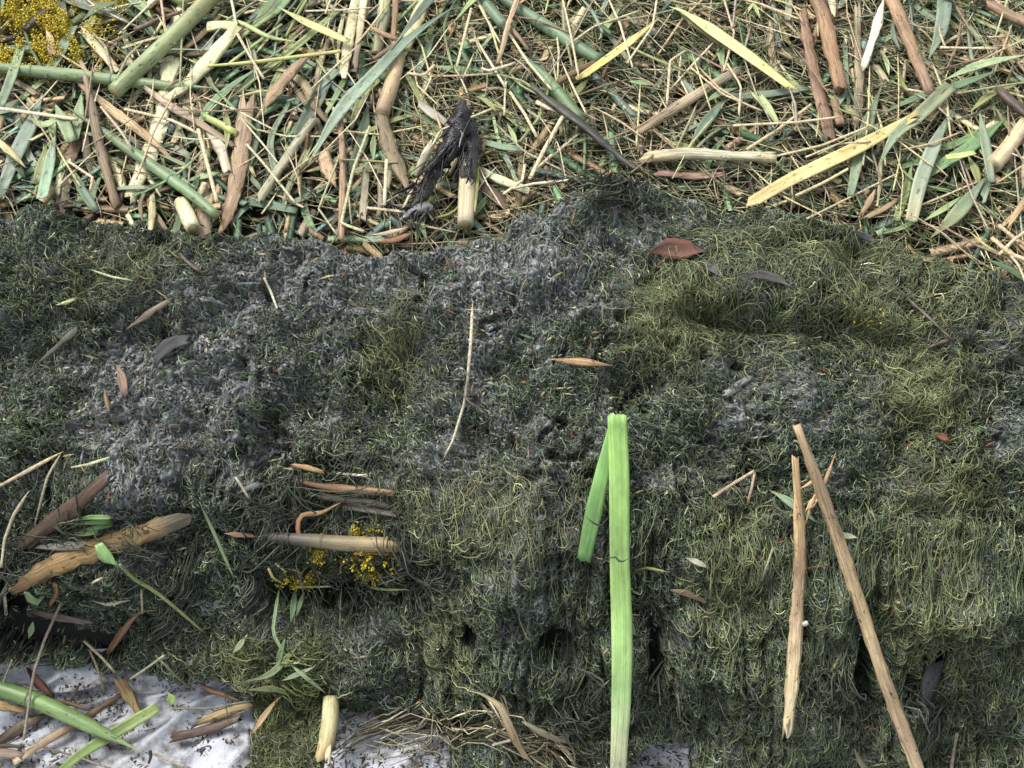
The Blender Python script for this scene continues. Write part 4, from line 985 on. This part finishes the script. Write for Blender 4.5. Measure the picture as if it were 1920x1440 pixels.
# grass and leaf blades at the foot of the heap
for pts, wd, cl, lb in (([(528, 1100), (520, 1150), (518, 1190), (545, 1235)], (5, 6, 6, 5), '6f9860>7fa57a', 'long thin green blade hanging down below the yellow weed in the heap'), ([(545, 1235), (575, 1260), (600, 1280), (622, 1298)], (5, 8, 7, 4), '7fa57a>8cb088', 'lower end of a green blade pointing at the pale stub on the sheet'),
                        ([(570, 1200), (540, 1235), (510, 1262), (468, 1275)], (5, 13, 12, 4), '76946c>6a8a5c', 'wide grey green blade lying on the foot of the heap'), ([(472, 1184), (458, 1205), (444, 1220)], (5, 11, 6), '93a88c>86a07c', 'short pale green leaf tip left of the long thin green blade'),
                        ([(540, 1192), (530, 1225), (524, 1260)], (8, 12, 6), '5f8a5c>547c50', 'dark green leaf stub behind the wide grey green blade'), ([(470, 1288), (520, 1286), (548, 1302)], (5, 12, 5), '7a8a5e>6c7c50', 'olive blade along the lower edge of the heap above the weed trailing on the sheet'),
                        ([(596, 1244), (560, 1260), (530, 1272)], (6, 10, 4), '9ab09a>8aa488', 'pale blade crossing the lower end of the green one'), ([(555, 1105), (552, 1140), (546, 1170)], (12, 12, 8), '5c8a6a>50805c', 'blue green leaf hanging under the yellow weed'),
                        ([(575, 1110), (570, 1130), (560, 1160)], (5, 9, 5), '6c9a74>5f8d66', 'narrow green leaf next to the blue green hanging leaf')):
    put('L', pts, wd, cl, lb, 12, ends='pp')
put('W', [(300, 1225), (345, 1270), (372, 1290)], 4, '6c7a48>7d7a4c', 'olive stalk running down to the torn orange twig on the sheet', 12)
put('D', [(305, 1145), (272, 1150), (245, 1180), (215, 1222)], (4, 7, 14, 10), '8a6244>8f5f48>74503c', 'bent red brown stalk in the dark hollow right of the rootlet', 12, ends='pt')
put('H', [(78, 1145), (110, 1153), (165, 1164)], (10, 15, 12), '6c5650>85706c', 'purplish brown splinter in the dark hollow under the thick orange tan stalk', 10, ends='tt', name='splinter', cat='splinter')
put('D', [(96, 1138), (108, 1120), (106, 1100)], (9, 11, 8), 'a06c34>b57c3c', 'small orange curl beneath the thick orange tan stalk', 12, ends='tt', name='husk_flake', cat='husk flake')
put('L', [(62, 1105), (75, 1118), (92, 1112)], (14, 24, 8), '7fa878>6f9a66', 'small light green leaf in the hollow under the thick orange tan stalk', 12, ends='cp')
put('L', [(72, 1160), (70, 1172), (64, 1192)], (8, 12, 5), '84a878>76986c', 'tiny green leaf beneath the purplish splinter', 12, ends='pp')
put('L', [(145, 1085), (142, 1098), (138, 1110)], (10, 17, 8), '4f7a50>578458', 'dark green leaf right of the small light green leaf', 12, ends='pp')
put('W', [(180, 1125), (210, 1132), (256, 1124)], (4, 7, 3), 'b8b088>c9c29c', 'pale curved straw in the weed below the folded green leaf', 10, ends='pp')
put('W', [(172, 1112), (185, 1100), (203, 1092)], (4, 6, 4), 'a9a478>b5b084', 'short olive straw above the pale curved straw', 10)
put('W', [(278, 1100), (279, 1120), (280, 1144)], 4, 'a89c78>a89c78', 'thin upright straw left of the rope of weed', 14)
put('W', [(168, 1200), (200, 1230), (225, 1258)], 5, 'b5a878>a09468', 'tan straw in the dark hollow above the plastic sheet', 14)
put('W', [(176, 1222), (190, 1252), (204, 1302)], 4, '8d7c58>94835c', 'brown straw leaning down onto the sheet', 12)
put('W', [(255, 1270), (285, 1250), (318, 1226)], 4, 'b0a884>bcb48e', 'straight pale straw at the heap foot above the gold husk', 14)
put('W', [(130, 1130), (105, 1200), (82, 1290), (62, 1385)], 5, '8a7a64>8f7f6a>85765f', 'long thin grey stalk leaning from the hollow across the green stem onto the sheet', (20, 34, 22), mark='the long thin grey stalk')
put('W', [(42, 1238), (25, 1280), (8, 1318)], 4, '85806c>8c8774', 'short grey straw crossing the green stem at the left edge', 22)
# the lime leaf and the two sticks
LF = put('F', [(1155, 785), (1159, 900), (1160, 1050), (1164, 1190), (1162, 1320), (1156, 1448)], (35, 37, 36, 39, 36, 29), '98c46c>9fc872>a4ca78>abd086>d3d0ae', 'fresh lime green reed blade folded over at its top and reaching to the bottom edge', (20, 18, 18, 20, 22), ends='tc', mark='the lime green blade', n_=40)
mat, me, c, P, Nn, hw = lay('F', [(1149, 787), (1132, 870), (1112, 960), (1094, 1048)], (12, 26, 32, 26), '8ab868>80ac64>78a462', (17, 15, 12), 'ct')
me.name = 'folded_flap'
fo = obj('folded_flap', me, mat, LF); fo.location = np.array(c) - np.array(LF.location)
fo['label'] = 'folded back end of the blade, frayed'
put('K', [(1140, 1046), (1158, 1041), (1168, 1050), (1182, 1044)], (3, 4, 4, 3), '2f3128>2a2c24', 'dark thread of weed across the middle of the lime green blade', 26, name='weed_thread', cat='weed thread', ends='pp')
put('K', [(1094, 966), (1112, 980), (1124, 984), (1140, 964)], (3, 4, 4, 3), '33352c>2d2f26', 'dark thread of weed across the folded flap of the lime green blade', 22, name='weed_thread', cat='weed thread', ends='pp')
put('W', [(1146, 1352), (1156, 1360), (1170, 1364)], 3, '6c7a58>5f6c4c', 'short green thread low down on the lime green blade', 26, ends='pp', name='weed_thread', cat='weed thread')
put('C', [(1493, 1162), (1498, 1160), (1503, 1158)], (7, 10, 8), 'd4d0bc', 'tiny white seed stuck to the side of the split tan stick', 14, name='seed', cat='seed', parts=False)
ST = put('D', [(1494, 808), (1528, 905), (1572, 1030), (1640, 1235), (1700, 1400), (1718, 1450)], (14, 22, 24, 23, 25, 24), 'c9a27e>a98868>cfa67c>d9b384>c9a07c>c9a486', 'longest brown reed stick leaning down the right of the heap to the bottom edge', (14, 20, 18, 16, 18), ends='tc', mark='the longest stick', rough=.14)
S2 = put('H', [(1486, 872), (1491, 960), (1493, 1040), (1488, 1150), (1481, 1250), (1472, 1358)], (12, 22, 25, 25, 24, 17), 'dcab78>e2b078>b58868>d9ae86>e4c294>e8cea2', 'tan split reed stick left of the longest stick with a frayed lower end', (14, 16, 14, 14), ends='tt', mark='the split tan stick', rough=.14)
for pts in ([(1476, 1335), (1471, 1360), (1466, 1378)], [(1482, 1328), (1480, 1345), (1478, 1352)]):
    mat, me, c, P, Nn, hw = lay('D', pts, (6, 5, 3), 'd2b48a>dcc8a4', 14, 'cp')
    me.name = 'splinter'; q = obj('splinter', me, mat, S2); q.location = np.array(c) - np.array(S2.location)
for pts, lb in (([(1553, 850), (1535, 900), (1520, 935), (1500, 965)], 'long orange splinter crossing the two reed sticks'), ([(1538, 898), (1515, 915), (1495, 925)], 'short orange splinter lying between the two reed sticks'), ([(1530, 905), (1512, 940), (1498, 985)], 'orange splinter leaning on the split tan stick'), ([(1522, 925), (1512, 935), (1497, 958)], 'small pale orange sliver at the crossing of the sticks')):
    put('D', pts, (3, 8, 5), 'e6b07c>dea46c', lb, 26, ends='pp', name='splinter', cat='splinter')
put('L', [(1486, 862), (1481, 885), (1478, 908)], (6, 14, 10), '5f9a3c>548c36', 'small vivid green leaf at the top left of the split tan stick', 12, ends='pt')
put('L', [(1440, 920), (1475, 940), (1505, 962), (1530, 982)], (4, 15, 17, 6), '8aae90>5f8f70>67967a', 'blue green leaf passing under the split tan stick', 8, ends='pp')
put('L', [(1568, 1004), (1585, 1007), (1604, 1010)], (9, 11, 3), '9cb8a4>a5c0ac', 'pale green leaf tip right of the longest stick', 8, ends='cp')
put('W', [(1412, 886), (1375, 908), (1336, 934)], 6, 'bfa27c>c5aa84', 'tan straw slanting left of the split tan stick', 8)
put('W', [(1411, 886), (1405, 915), (1397, 946)], 5, 'b59a74>bba07c', 'short straw hanging from the end of the slanting tan straw', 8)
put('W', [(1446, 1025), (1435, 1055), (1424, 1088)], 4, '9c957c>a59e84', 'grey straw on the weed left of the split tan stick', 8)
put('E', [(1748, 812), (1760, 818), (1776, 826)], (6, 14, 5), '8a4a24>9a562c', 'tiny rust orange leaf on the weed at the right', 8, ends='pp', name='dead_leaf', cat='dead leaf')
put('K', [(1698, 564), (1735, 598), (1782, 642)], (4, 6, 4), '5a4c3c>4c4234', 'thin dark twig on the right shoulder of the heap', 10)
put('K', [(1782, 638), (1760, 645), (1735, 655)], (7, 9, 5), '45382c>4f4234', 'short dark twig joined at the end of the thin dark twig', 8)
put('K', [(1364, 738), (1382, 724), (1402, 712)], (14, 20, 10), '8a8b8a>959695', 'pale grey flake of dried mud right of the orange pointed chip', 1, rough=.5, ends='tt', name='mud_flake', cat='mud flake')
put('H', [(1745, 1240), (1742, 1262), (1728, 1318)], (40, 34, 14), '2c2f38>343842>262a30', 'shiny black blue scrap of leaf stuck in the weed at the lower right', 8, ends='tt', name='leaf_scrap', cat='leaf scrap')
put('W', [(1790, 1370), (1784, 1400), (1778, 1448)], 6, '8a8468>948e72', 'grey straw standing at the bottom edge right of the longest stick', 12)
put('H', [(1590, 1398), (1600, 1418), (1620, 1446)], (5, 10, 12), '7d7260>8a806c', 'grey brown husk at the bottom edge between the two reed sticks', 12, ends='pc')
put('H', [(1262, 1104), (1285, 1108), (1312, 1120)], (5, 14, 8), '9a7a60>8c6c54', 'crumpled tan scrap right of the lime green blade', 8, ends='tt', name='leaf_scrap', cat='leaf scrap')
put('G', [(1184, 1070), (1204, 1062), (1222, 1064), (1250, 1070)], (3, 5, 6, 4), '93a858>9cb45c', 'yellow green shoot curling out beside the lime green blade', 10, ends='pp')
put('L', [(1284, 1046), (1305, 1054), (1330, 1066)], (6, 12, 5), '8a9890>94a29a', 'pale grey green scrap of leaf between the lime green blade and the split tan stick', 8, ends='pp')
put('W', [(110, 575), (130, 570), (152, 562)], (5, 7, 4), 'c9cc70>bcc468', 'short yellow green straw in the weed at the upper left of the heap', 8, ends='pp')
put('W', [(500, 525), (512, 550), (524, 582)], (4, 5, 4), 'bdb898>c5c0a0', 'short white straw on the grey mud near the top of the heap', 8)
put('W', [(175, 512), (215, 526), (260, 534)], 4, '9ab070>a5b078', 'thin green straw on the upper left of the heap', 9, ends='pp')
put('H', [(70, 690), (100, 665), (140, 630)], (5, 10, 14), '55504a>7a746c', 'dark grey splinter on the left of the heap', 8, ends='pt', name='splinter', cat='splinter')
put('K', [(340, 482), (355, 498), (378, 516)], (5, 9, 5), '4a3a2e>54422f', 'short dark stick on the heap below the cream cut stub', 8)
# on the plastic sheet
put('S', [(-10, 1284), (80, 1314), (160, 1350), (235, 1388), (280, 1412)], (28, 29, 27, 22, 6), '4f8044>5c9250>6a9c60>7aa478', 'thick green stem lying across the plastic sheet in the lower left corner', (16, 18, 18, 14), ends='cp', mark='the green stem on the sheet')
put('L', [(302, 1324), (245, 1358), (195, 1388), (150, 1418), (112, 1450)], (18, 22, 20, 17, 10), '8cb060>76a052>7ca35a', 'flat yellow green leaf crossing under the green stem on the plastic sheet', (12, 12, 10), ends='cc', mark='the flat leaf on the sheet')
put('D', [(228, 1304), (165, 1345), (110, 1378), (42, 1420)], (9, 13, 14, 14), '7a5844>8f6a52>b08a70>c9a890', 'pinkish brown stick lying across the plastic sheet under the green stem', 8, ends='tt')
put('D', [(472, 1322), (440, 1332), (388, 1350)], (10, 19, 15), '9a7c54>b59460>a98858', 'tan chip of stalk on the plastic sheet beside the trailing weed', 10, ends='tt', name='reed_chip', cat='reed chip')
put('K', [(392, 1347), (378, 1352), (368, 1360)], (14, 12, 6), '4a4440>5a524c', 'dark broken tip at the left end of the tan chip on the sheet', 10, ends='tt', name='husk_flake', cat='husk flake')
put('D', [(450, 1350), (400, 1368), (334, 1384)], (12, 17, 16), '7a5f58>735650>6a4c44', 'purplish brown stick on the plastic sheet below the tan chip', 9, ends='tt')
put('D', [(-8, 1412), (20, 1412), (44, 1416)], (16, 18, 14), '8f7064>a5867a', 'pale pinkish stick end at the left edge of the sheet', 10, ends='ct')
put('K', [(-8, 1402), (25, 1398), (58, 1402)], (6, 9, 6), '4a3830>3f3028', 'dark brown twig above the pale pinkish stick end', 12, ends='cp')
put('H', [(18, 1384), (45, 1366), (70, 1352), (100, 1338)], (16, 22, 18, 8), '4f3a30>7a6658>4a3a32', 'dark brown husk on the sheet below the green stem', 9, ends='tt')
put('H', [(-6, 1318), (18, 1324), (48, 1330)], (12, 16, 8), 'c29a5c>a87c44', 'yellow brown husk at the left edge of the sheet under the green stem', 10, ends='ct')
put('D', [(110, 1313), (140, 1320), (176, 1332)], (5, 8, 5), '7a5c40>8a6a48', 'small brown twig touching the upper side of the green stem on the sheet', 18, ends='pt')
put('K', [(158, 1284), (150, 1300), (142, 1316)], (4, 6, 4), '5a4438>6a5244', 'short dark twig on the sheet above the green stem', 12)
put('H', [(70, 1268), (82, 1285), (102, 1304)], (10, 17, 8), '5f2f24>70402c', 'dark red brown scrap of leaf on the sheet above the green stem', 8, ends='tt', name='leaf_scrap', cat='leaf scrap')
put('H', [(240, 1285), (250, 1302), (262, 1325)], (16, 22, 14), '8a6838>b8945a', 'gold brown crumpled husk at the foot of the heap above the flat leaf', 12, ends='tt', mark='the gold husk')
put('L', [(322, 1296), (328, 1308), (326, 1318)], (12, 18, 8), '8cbf68>7fb25c', 'small bright green leaf at the foot of the heap right of the gold husk', 12, ends='pp')
put('D', [(372, 1272), (400, 1292), (430, 1302), (468, 1318)], (4, 10, 8, 4), '7a4a2c>9c6840>6c4830', 'thin torn orange brown twig along the foot of the heap', 12, ends='pp')
put('L', [(482, 1372), (500, 1345), (520, 1318), (536, 1302)], (8, 12, 8, 5), 'b08c68>ae9a70', 'narrow tan leaf lying on the weed that trails over the sheet', 18, ends='pp')
put('W', [(480, 1310), (400, 1325), (330, 1325)], 4, '7a7a60>84846a', 'thin grey stalk lying from the small bright green leaf to the trailing weed', 14)
put('C', [(618, 1300), (616, 1340), (610, 1378), (604, 1400)], (28, 31, 30, 24), 'd5cc7c>d9d08a>d2c27c>c2a25c', 'pale yellow stub of stem lying on the edge of the trailing weed', 32, ends='ct', mark='the pale yellow stub')
put('Y', [(624, 1362), (624, 1390), (622, 1420)], (12, 14, 13), 'd9cf98>d5c890', 'narrow cream strip split off the lower end of the pale yellow stub', 36, ends='tt')
put('W', [(290, 1412), (320, 1425), (360, 1440)], 5, '9a9278>a59c80', 'pale thin stalk on the sheet at the tip of the green stem', 8)
put('W', [(86, 1402), (150, 1420), (212, 1442)], 4, '5f5648>8a8068', 'thin dark stalk at the bottom edge of the sheet', 8)
put('K', [(145, 1368), (172, 1370), (174, 1388)], (4, 5, 4), '3a3c3c>44464a', 'bent black thread on the sheet between the stem and the flat leaf', 8, name='weed_thread', cat='weed thread')
put('K', [(284, 1408), (286, 1420), (282, 1432)], (6, 6, 5), '2e2c28>35332e', 'small black twig on the sheet below the green stem tip', 8)
TU = put('H', [(882, 1286), (915, 1296), (942, 1318), (962, 1362), (980, 1398), (1008, 1432)], (5, 9, 16, 20, 16, 8), 'c9b490>c4a883>b5906c>a8866a', 'curved tan leaf arching over the dry grass tuft at the bottom', (34, 32, 28, 22), ends='pp', mark='the curved tan leaf')
put('H', [(975, 1345), (1010, 1365), (1045, 1380), (1080, 1388)], (18, 16, 10, 3), '8c8474>807868>857c6c', 'grey leaf in the dry grass tuft right of the curved tan leaf', 20, ends='pp')
put('W', [(928, 1394), (950, 1388), (974, 1382)], 5, '9c927c>a59b84', 'short pale straw under the curved tan leaf', 24)

# dry grass tuft, one tangle of stalks
parts_V, parts_F, parts_C = [], [], []
off = 0
HAY = (['9c967c', '878068', '6f6852', 'b4ac90', '5a5444'], [3, 3, 3, 1.5, 2])
bundle([(600, 1438), (680, 1400), (760, 1372), (850, 1338), (940, 1332), (1010, 1378), (1075, 1448)], 16, .005, (.0005, .0011), *HAY, lift=(.010, .030), k_=16, frac=(.5, 1.0), wild=.12)
bundle([(640, 1430), (760, 1392), (860, 1352), (960, 1365), (1050, 1448)], 18, .010, (.0004, .0009), *HAY, lift=(.006, .022), k_=14, frac=(.4, .95), wild=.15)
bundle([(690, 1400), (800, 1385), (900, 1375), (980, 1360)], 10, .008, (.0004, .0009), *HAY, lift=(.006, .022), k_=14, frac=(.4, .95), wild=.15)
bundle([(980, 1360), (1020, 1400), (1090, 1450)], 34, .010, (.0005, .0011), *HAY, lift=(.006, .022), wild=.3)
tg = obj('dry_grass_tuft', mesh_from('dry_grass_tuft', np.concatenate(parts_V), np.concatenate(parts_F), np.concatenate(parts_C)), M_straw)
tag(tg, 'arched tuft of dry grey grass trailing across the sheet at the bottom', 'grass tuft')
LANDMARKS.append(('the dry grass tuft', 860, 1350))

# ---------------------------------------------------------------- yellow weed: many tiny granules
def granules(spots, n_, rad):
    V, F, C = [], [], []
    base = np.array([(1, 0, 0), (-1, 0, 0), (0, 1, 0), (0, -1, 0), (0, 0, 1), (0, 0, -1)], float)
    fc = np.array([(0, 2, 4), (2, 1, 4), (1, 3, 4), (3, 0, 4), (2, 0, 5), (1, 2, 5), (3, 1, 5), (0, 3, 5)])
    k = 0
    for (x, y, sx, sy, wt, lf) in spots:
        for i in range(int(n_ * wt)):
            px, py = rng.normal(x, sx), rng.normal(y, sy)
            if vnoise(px / 14, py / 14, 9) < 0.45: continue
            h_, nn = hit(px, py)
            r = rad * rng.uniform(0.5, 1.5)
            q = base * r * rng.uniform(0.5, 1.4, (6, 1))
            q = q @ np.linalg.qr(rng.normal(size=(3, 3)))[0]
            V.append(h_ + nn * rng.uniform(0.2, 1) * lf + q); F.append(fc + k); k += 6
            C.append(np.repeat((hx(['d8c030', 'c4a824', 'e4d260', 'a09028', '8a8c38'][rng.integers(5)]))[None], 6, 0))
    return mesh_from('yellow_weed', np.concatenate(V), np.concatenate(F), np.concatenate(C), smooth=False)


yw = obj('yellow_weed', granules([(40, 30, 45, 32, 1.3, .032), (110, 80, 45, 30, 1, .030), (60, 130, 50, 16, .6, .026), (170, 60, 22, 30, .3, .016), (210, 28, 20, 12, .25, .016), (20, 150, 16, 8, .2, .016), (160, 110, 22, 20, .2, .016),
                                  (560, 1082, 22, 8, .12, .014), (690, 1000, 18, 6, .06, .012), (680, 1050, 26, 10, .12, .014), (705, 1070, 10, 6, .08, .014), (605, 1035, 10, 10, .06, .014), (1640, 592, 20, 8, .03, .006)], 6500, 0.0009), M_yellow)
tag(yw, 'clumps of tiny yellow granular weed among the stalks', 'yellow weed', kind='stuff')

# dirt crumbs on the sheet
def crumbs(n_):
    V, F, C = [], [], []
    k = 0
    while len(V) < n_:
        px, py = rng.uniform(-60, 1330), rng.uniform(1245, 1460)
        if fbm(px / 60, py / 40, 3, 23) < 0.44 or heap_mask(np.array([px]), np.array([py]))[0] > .4: continue
        h_, nn = hit(px, py)
        l_, w_ = .0004 + rng.exponential(.0012), .0002 + rng.exponential(.0005)
        a = rng.uniform(0, 6.3); t = np.array([math.cos(a), math.sin(a), 0]); t = t - nn * (t @ nn); b = np.cross(nn, t)
        q = [h_ + nn * .0002 + t * l_ * u + b * w_ * v + nn * .0012 * z for u, v, z in ((-1, -.4, 0), (-.2, -1, 0), (1, .1, 0), (0, 1, 0), (-.1, 0, 1))]
        V.append(np.array(q)); F += [(k, k + 1, k + 4, k + 4), ]; F[-1] = (k, k + 1, k + 4)
        F += [(k + 1, k + 2, k + 4), (k + 2, k + 3, k + 4), (k + 3, k, k + 4)]; k += 5
        C.append(np.repeat((hx(['3a322a', '2c2824', '5a4a3a', '4a4438', '70604c'][rng.integers(5)]))[None], 5, 0))
    return mesh_from('dirt_crumbs', np.concatenate(V), np.array(F), np.concatenate(C), smooth=False)


dc = obj('dirt_crumbs', crumbs(2200), M_straw)
tag(dc, 'dark crumbs of soil and plant scattered on the white sheet', 'dirt', kind='stuff')

# bits of leaf and stalk caught in the weed of the heap
def bits(n_):
    V, F, C = [], [], []
    k = 0
    while len(V) < n_:
        px, py = rng.uniform(-40, 1960), rng.uniform(380, 1440)
        if heap_mask(np.array([px]), np.array([py]))[0] < .9 or rng.random() > vnoise(px / 50, py / 50, 4) * 1.4: continue
        h_, nn = hit(px, py)
        l_, w_ = .0008 + rng.exponential(.0022), rng.uniform(.0003, .0011)
        a = rng.uniform(0, 6.3); t = np.array([math.cos(a), 0, math.sin(a)]); t = t - nn * (t @ nn); t /= np.linalg.norm(t) + 1e-9
        b = np.cross(nn, t); nn2 = nn + b * rng.normal(0, .5); up = rng.uniform(.001, .005)
        q = [h_ + nn * up + t * l_ * u + b * w_ * v + nn2 * .0009 * z for u, v, z in ((-1, -.4, 0), (-.2, -1, 0), (1, .1, 0), (0, 1, 0), (-.1, 0, 1))]
        V.append(np.array(q)); F += [(k, k + 1, k + 4), (k + 1, k + 2, k + 4), (k + 2, k + 3, k + 4), (k + 3, k, k + 4)]; k += 5
        C.append(np.repeat((hx(['8a6a4a', '6a4c38', '3a302a', 'a89878', '4f7a44', '7c8288', 'b8a878', '2c2c2e', '5c5a50', '9a9c9c'][rng.integers(10)]))[None], 5, 0))
    return mesh_from('plant_crumbs', np.concatenate(V), np.array(F), np.concatenate(C), smooth=False)


tag(obj('plant_crumbs', bits(2600), M_straw), 'tiny brown and grey bits of leaf caught in the weed of the heap', 'plant bits', kind='stuff')

# ================================================================ filler of the reed bed
def bed_pt(fx=None):
    """random pixel on the reed bed inside the picture"""
    while True:
        px = R.uniform(-30, 1950) if fx is None else fx(); py = R.uniform(-20, 530)
        if py < np.interp(px, TOP[:, 0], TOP[:, 1]) - 4: return px, py


def dirword(dx, dy):
    if abs(dx) > 2 * abs(dy): return 'right of' if dx > 0 else 'left of'
    if abs(dy) > 2 * abs(dx): return 'below' if dy > 0 else 'above'
    return ('below and right of' if dx > 0 else 'below and left of') if dy > 0 else ('above and right of' if dx > 0 else 'above and left of')


USED = set()
BEDMARKS = [q for q in LANDMARKS if q[2] < 520]


def autolabel(adj, noun, pts, shape):
    x, y = np.mean([q[0] for q in pts]), np.mean([q[1] for q in pts])
    near = sorted(BEDMARKS, key=lambda q: (q[1] - x) ** 2 + (q[2] - y) ** 2)
    dx, dy = pts[-1][0] - pts[0][0], pts[-1][1] - pts[0][1]
    lean = 'lying level' if abs(dx) > 2.5 * abs(dy) else 'standing upright' if abs(dy) > 2.5 * abs(dx) else ('slanting down to the right' if dx * dy > 0 else 'slanting down to the left')
    for a, b in ((0, None), (0, 'l'), (1, 'l'), (2, 'l')):
        m_ = near[a]
        lb = f"{adj} {noun} {lean + ' ' if b else ''}{dirword(x - m_[1], y - m_[2])} {m_[0]}"
        if lb not in USED and len(lb.split()) <= 16:
            USED.add(lb); return lb
    for sh in ('bent', 'dull', 'half buried', 'loose'):
        lb = f"{sh} {adj} {noun} {lean} near {near[0][0]}"
        if lb not in USED and len(lb.split()) <= 16:
            USED.add(lb); return lb
    return None


LENW = lambda L: 'short' if L < 45 else 'long' if L > 95 else 'medium'


def filler(n_, code, noun, name, Lr, wr, palette, lr, ends, group, fx=None, bend=.06, parts=False):
    for i in range(n_):
        px, py = bed_pt(fx)
        L = R.uniform(*Lr); a = R.uniform(0, math.pi) if R.random() < .5 else R.gauss(math.radians(110 if px < 900 else 60), .6)
        b = R.gauss(0, bend) * L
        ca, sa = math.cos(a), math.sin(a)
        pts = [(px - ca * L / 2, py - sa * L / 2), (px - sa * b, py + ca * b), (px + ca * L / 2, py + sa * L / 2)]
        if max(q[1] - np.interp(q[0], TOP[:, 0], TOP[:, 1]) for q in pts) > 12: continue
        cname, cl = R.choice(palette)
        w_ = R.uniform(*wr)
        lf = R.uniform(*lr)
        label = autolabel(LENW(L) + ' ' + cname, noun, pts, '')
        wd = (w_ * .7, w_, w_ * R.uniform(.5, 1))
        put(code, pts, wd, cl, label or f'loose {noun} buried in the chopped reed litter', (lf, lf + R.uniform(-4, 4)), ends, name=name, cat=noun, group=group, parts=parts)


GRN = [('grey green', '6d8a78>7b9884'), ('dark green', '46664a>547456'), ('mid green', '5f8c5c>6f9c6a'), ('light green', '86ab74>93b581'), ('bluish', '67867c>7a9a92'), ('olive green', '7a8a50>8a975c')]
TAN = [('tan', 'bda07a>c8ac84'), ('pinkish', 'b59a84>a58c78'), ('brown', '8f7658>7d664c'), ('dark brown', '5a4838>6a5644'), ('cream', 'd3c69e>dacfaa'), ('beige', 'c8b48c>cfbd96'), ('straw coloured', 'cbb987>c0ad7c'), ('greyish', '9a907c>a69c84')]
STW = [('cream', 'cdbd8c'), ('tan', 'c0a274'), ('pale', 'd2c498'), ('olive', '9a9a64'), ('greyish', 'a0967c'), ('brown', '94785a'), ('yellowish', 'c9bc70')]
LX = lambda: R.uniform(-30, 1000) if R.random() < .7 else R.uniform(1000, 1950)
RX = lambda: R.uniform(700, 1950) if R.random() < .8 else R.uniform(-30, 700)
filler(150, 'L', 'leaf scrap', 'leaf_scrap', (40, 150), (7, 17), GRN, (5, 14), 'tt', 'chopped leaf scraps in the reed litter', LX)
filler(150, 'H', 'reed husk', 'reed_husk', (25, 110), (6, 17), TAN, (4, 13), 'tt', 'chopped reed husks in the litter', LX)
filler(40, 'D', 'dry stalk', 'dry_stalk', (40, 120), (5, 10), TAN, (6, 14), 'tt', 'dry stalk pieces in the litter', None)
filler(60, 'G', 'grass stalk', 'grass_stalk', (60, 190), (4, 7), GRN + [('yellow green', 'a5b05c>b0b868')], (12, 22), 'pc', 'grass stems in the litter', None, .09)
filler(40, 'L', 'leaf scrap', 'leaf_scrap', (40, 110), (8, 16), GRN, (10, 18), 'pp', 'chopped leaf scraps in the reed litter', RX)
for pts, wd, cl in STR:
    put('W', pts, wd, cl, autolabel('bright bent' if len(pts) > 3 else 'bright thin', 'straw', pts, ''), 24 + R.uniform(-4, 6), group='straws lying on the reed litter')
filler(250, 'W', 'straw', 'straw', (50, 190), (2.2, 5.0), STW, (12, 26), 'pc', 'straws lying on the reed litter', None, .05)

# the uncounted litter underneath, carried on beyond the frame
parts_V, parts_F, parts_C = [], [], []
off = 0
ZERO = lambda x, s: 0 * x


def litter(n_, L, r, flat, cols, wts, lift, k_, curl, xw=None, sides=3):
    x = rng.uniform(-1.0, 1.0, n_)
    if xw is not None:
        k = rng.random(n_) < xw(x); x = x[k]
    n_ = len(x)
    s = rng.uniform(S_AT_Y(0.70), S_AT_Y(1.42), n_)
    mkm = np.zeros(n_, bool)
    p = project(bank(x, s, 0.0))
    keep = p[:, 1] < np.interp(p[:, 0], TOP[:, 0], TOP[:, 1]) + 25
    x, s = x[keep], s[keep]; n_ = len(x)
    P, Nn, rad, col = strand_cloud(n_, x, s, rng.uniform(*L, n_), k_, rng.uniform(*r, n_), curl, rng.uniform(0, 6.3, n_), np.full(n_, .2), np.zeros(n_), mixcols(n_, cols, wts, .22), ZERO)
    lf = rng.uniform(*lift, (n_, 1)) + rng.normal(0, .0035, (n_, 1)) * np.linspace(-1, 1, k_)[None]
    P = P + Nn * lf[..., None]
    if flat < 1:
        tilt = rng.normal(0, .5, (n_, 1, 1))
        Nn = Nn + np.array([1, 0, 0]) * tilt
        Nn /= np.linalg.norm(Nn, axis=-1, keepdims=True)
        rad = np.repeat(rad.max(1)[:, None], k_, 1)
    push(*sweep_many(P, Nn, rad, col, sides, flat))


GC = (['648662', '6f8578', '4a624c', '86a278', '6a8079', '7a8456'], [3, 3, 4, 1.5, 2, 2])
TC = (['c0a67e', 'b39c7e', '8f7858', '5a4838', 'd6caa2', '9c927c', '42362a'], [3, 2, 3, 3, 1.3, 2, 3])
SC = (['c6bc96', 'a69a78', 'd2c8a2', '868a5e', '948e78', '6c6450', '627450', '506040'], [3, 3, 2, 2, 3, 2, 2, 2])
lefty = lambda x: np.where(x < 0.02, 1, .35)
righty = lambda x: np.where(x > -0.12, 1, .45)
litter(5200, (.014, .065), (.0018, .0046), .10, *GC, (.000, .010), 4, .015, lefty, 4)
litter(5600, (.010, .055), (.0012, .0046), .16, *TC, (.000, .010), 4, .012, lefty, 4)
litter(40000, (.014, .065), (.0003, .0009), 1, *SC, (.001, .014), 6, .09, righty)
litter(9000, (.01, .035), (.0003, .0007), 1, ['4f6a42', '5f7a50', '3f5638', '7a8a5a'], [3, 3, 3, 1], (.002, .012), 6, .3, righty)
lt = obj('reed_litter', mesh_from('reed_litter', np.concatenate(parts_V), np.concatenate(parts_F), np.concatenate(parts_C)), M_straw)
tag(lt, 'deep layer of finely chopped reed, leaf and straw behind the weed heap', 'reed litter', kind='stuff')
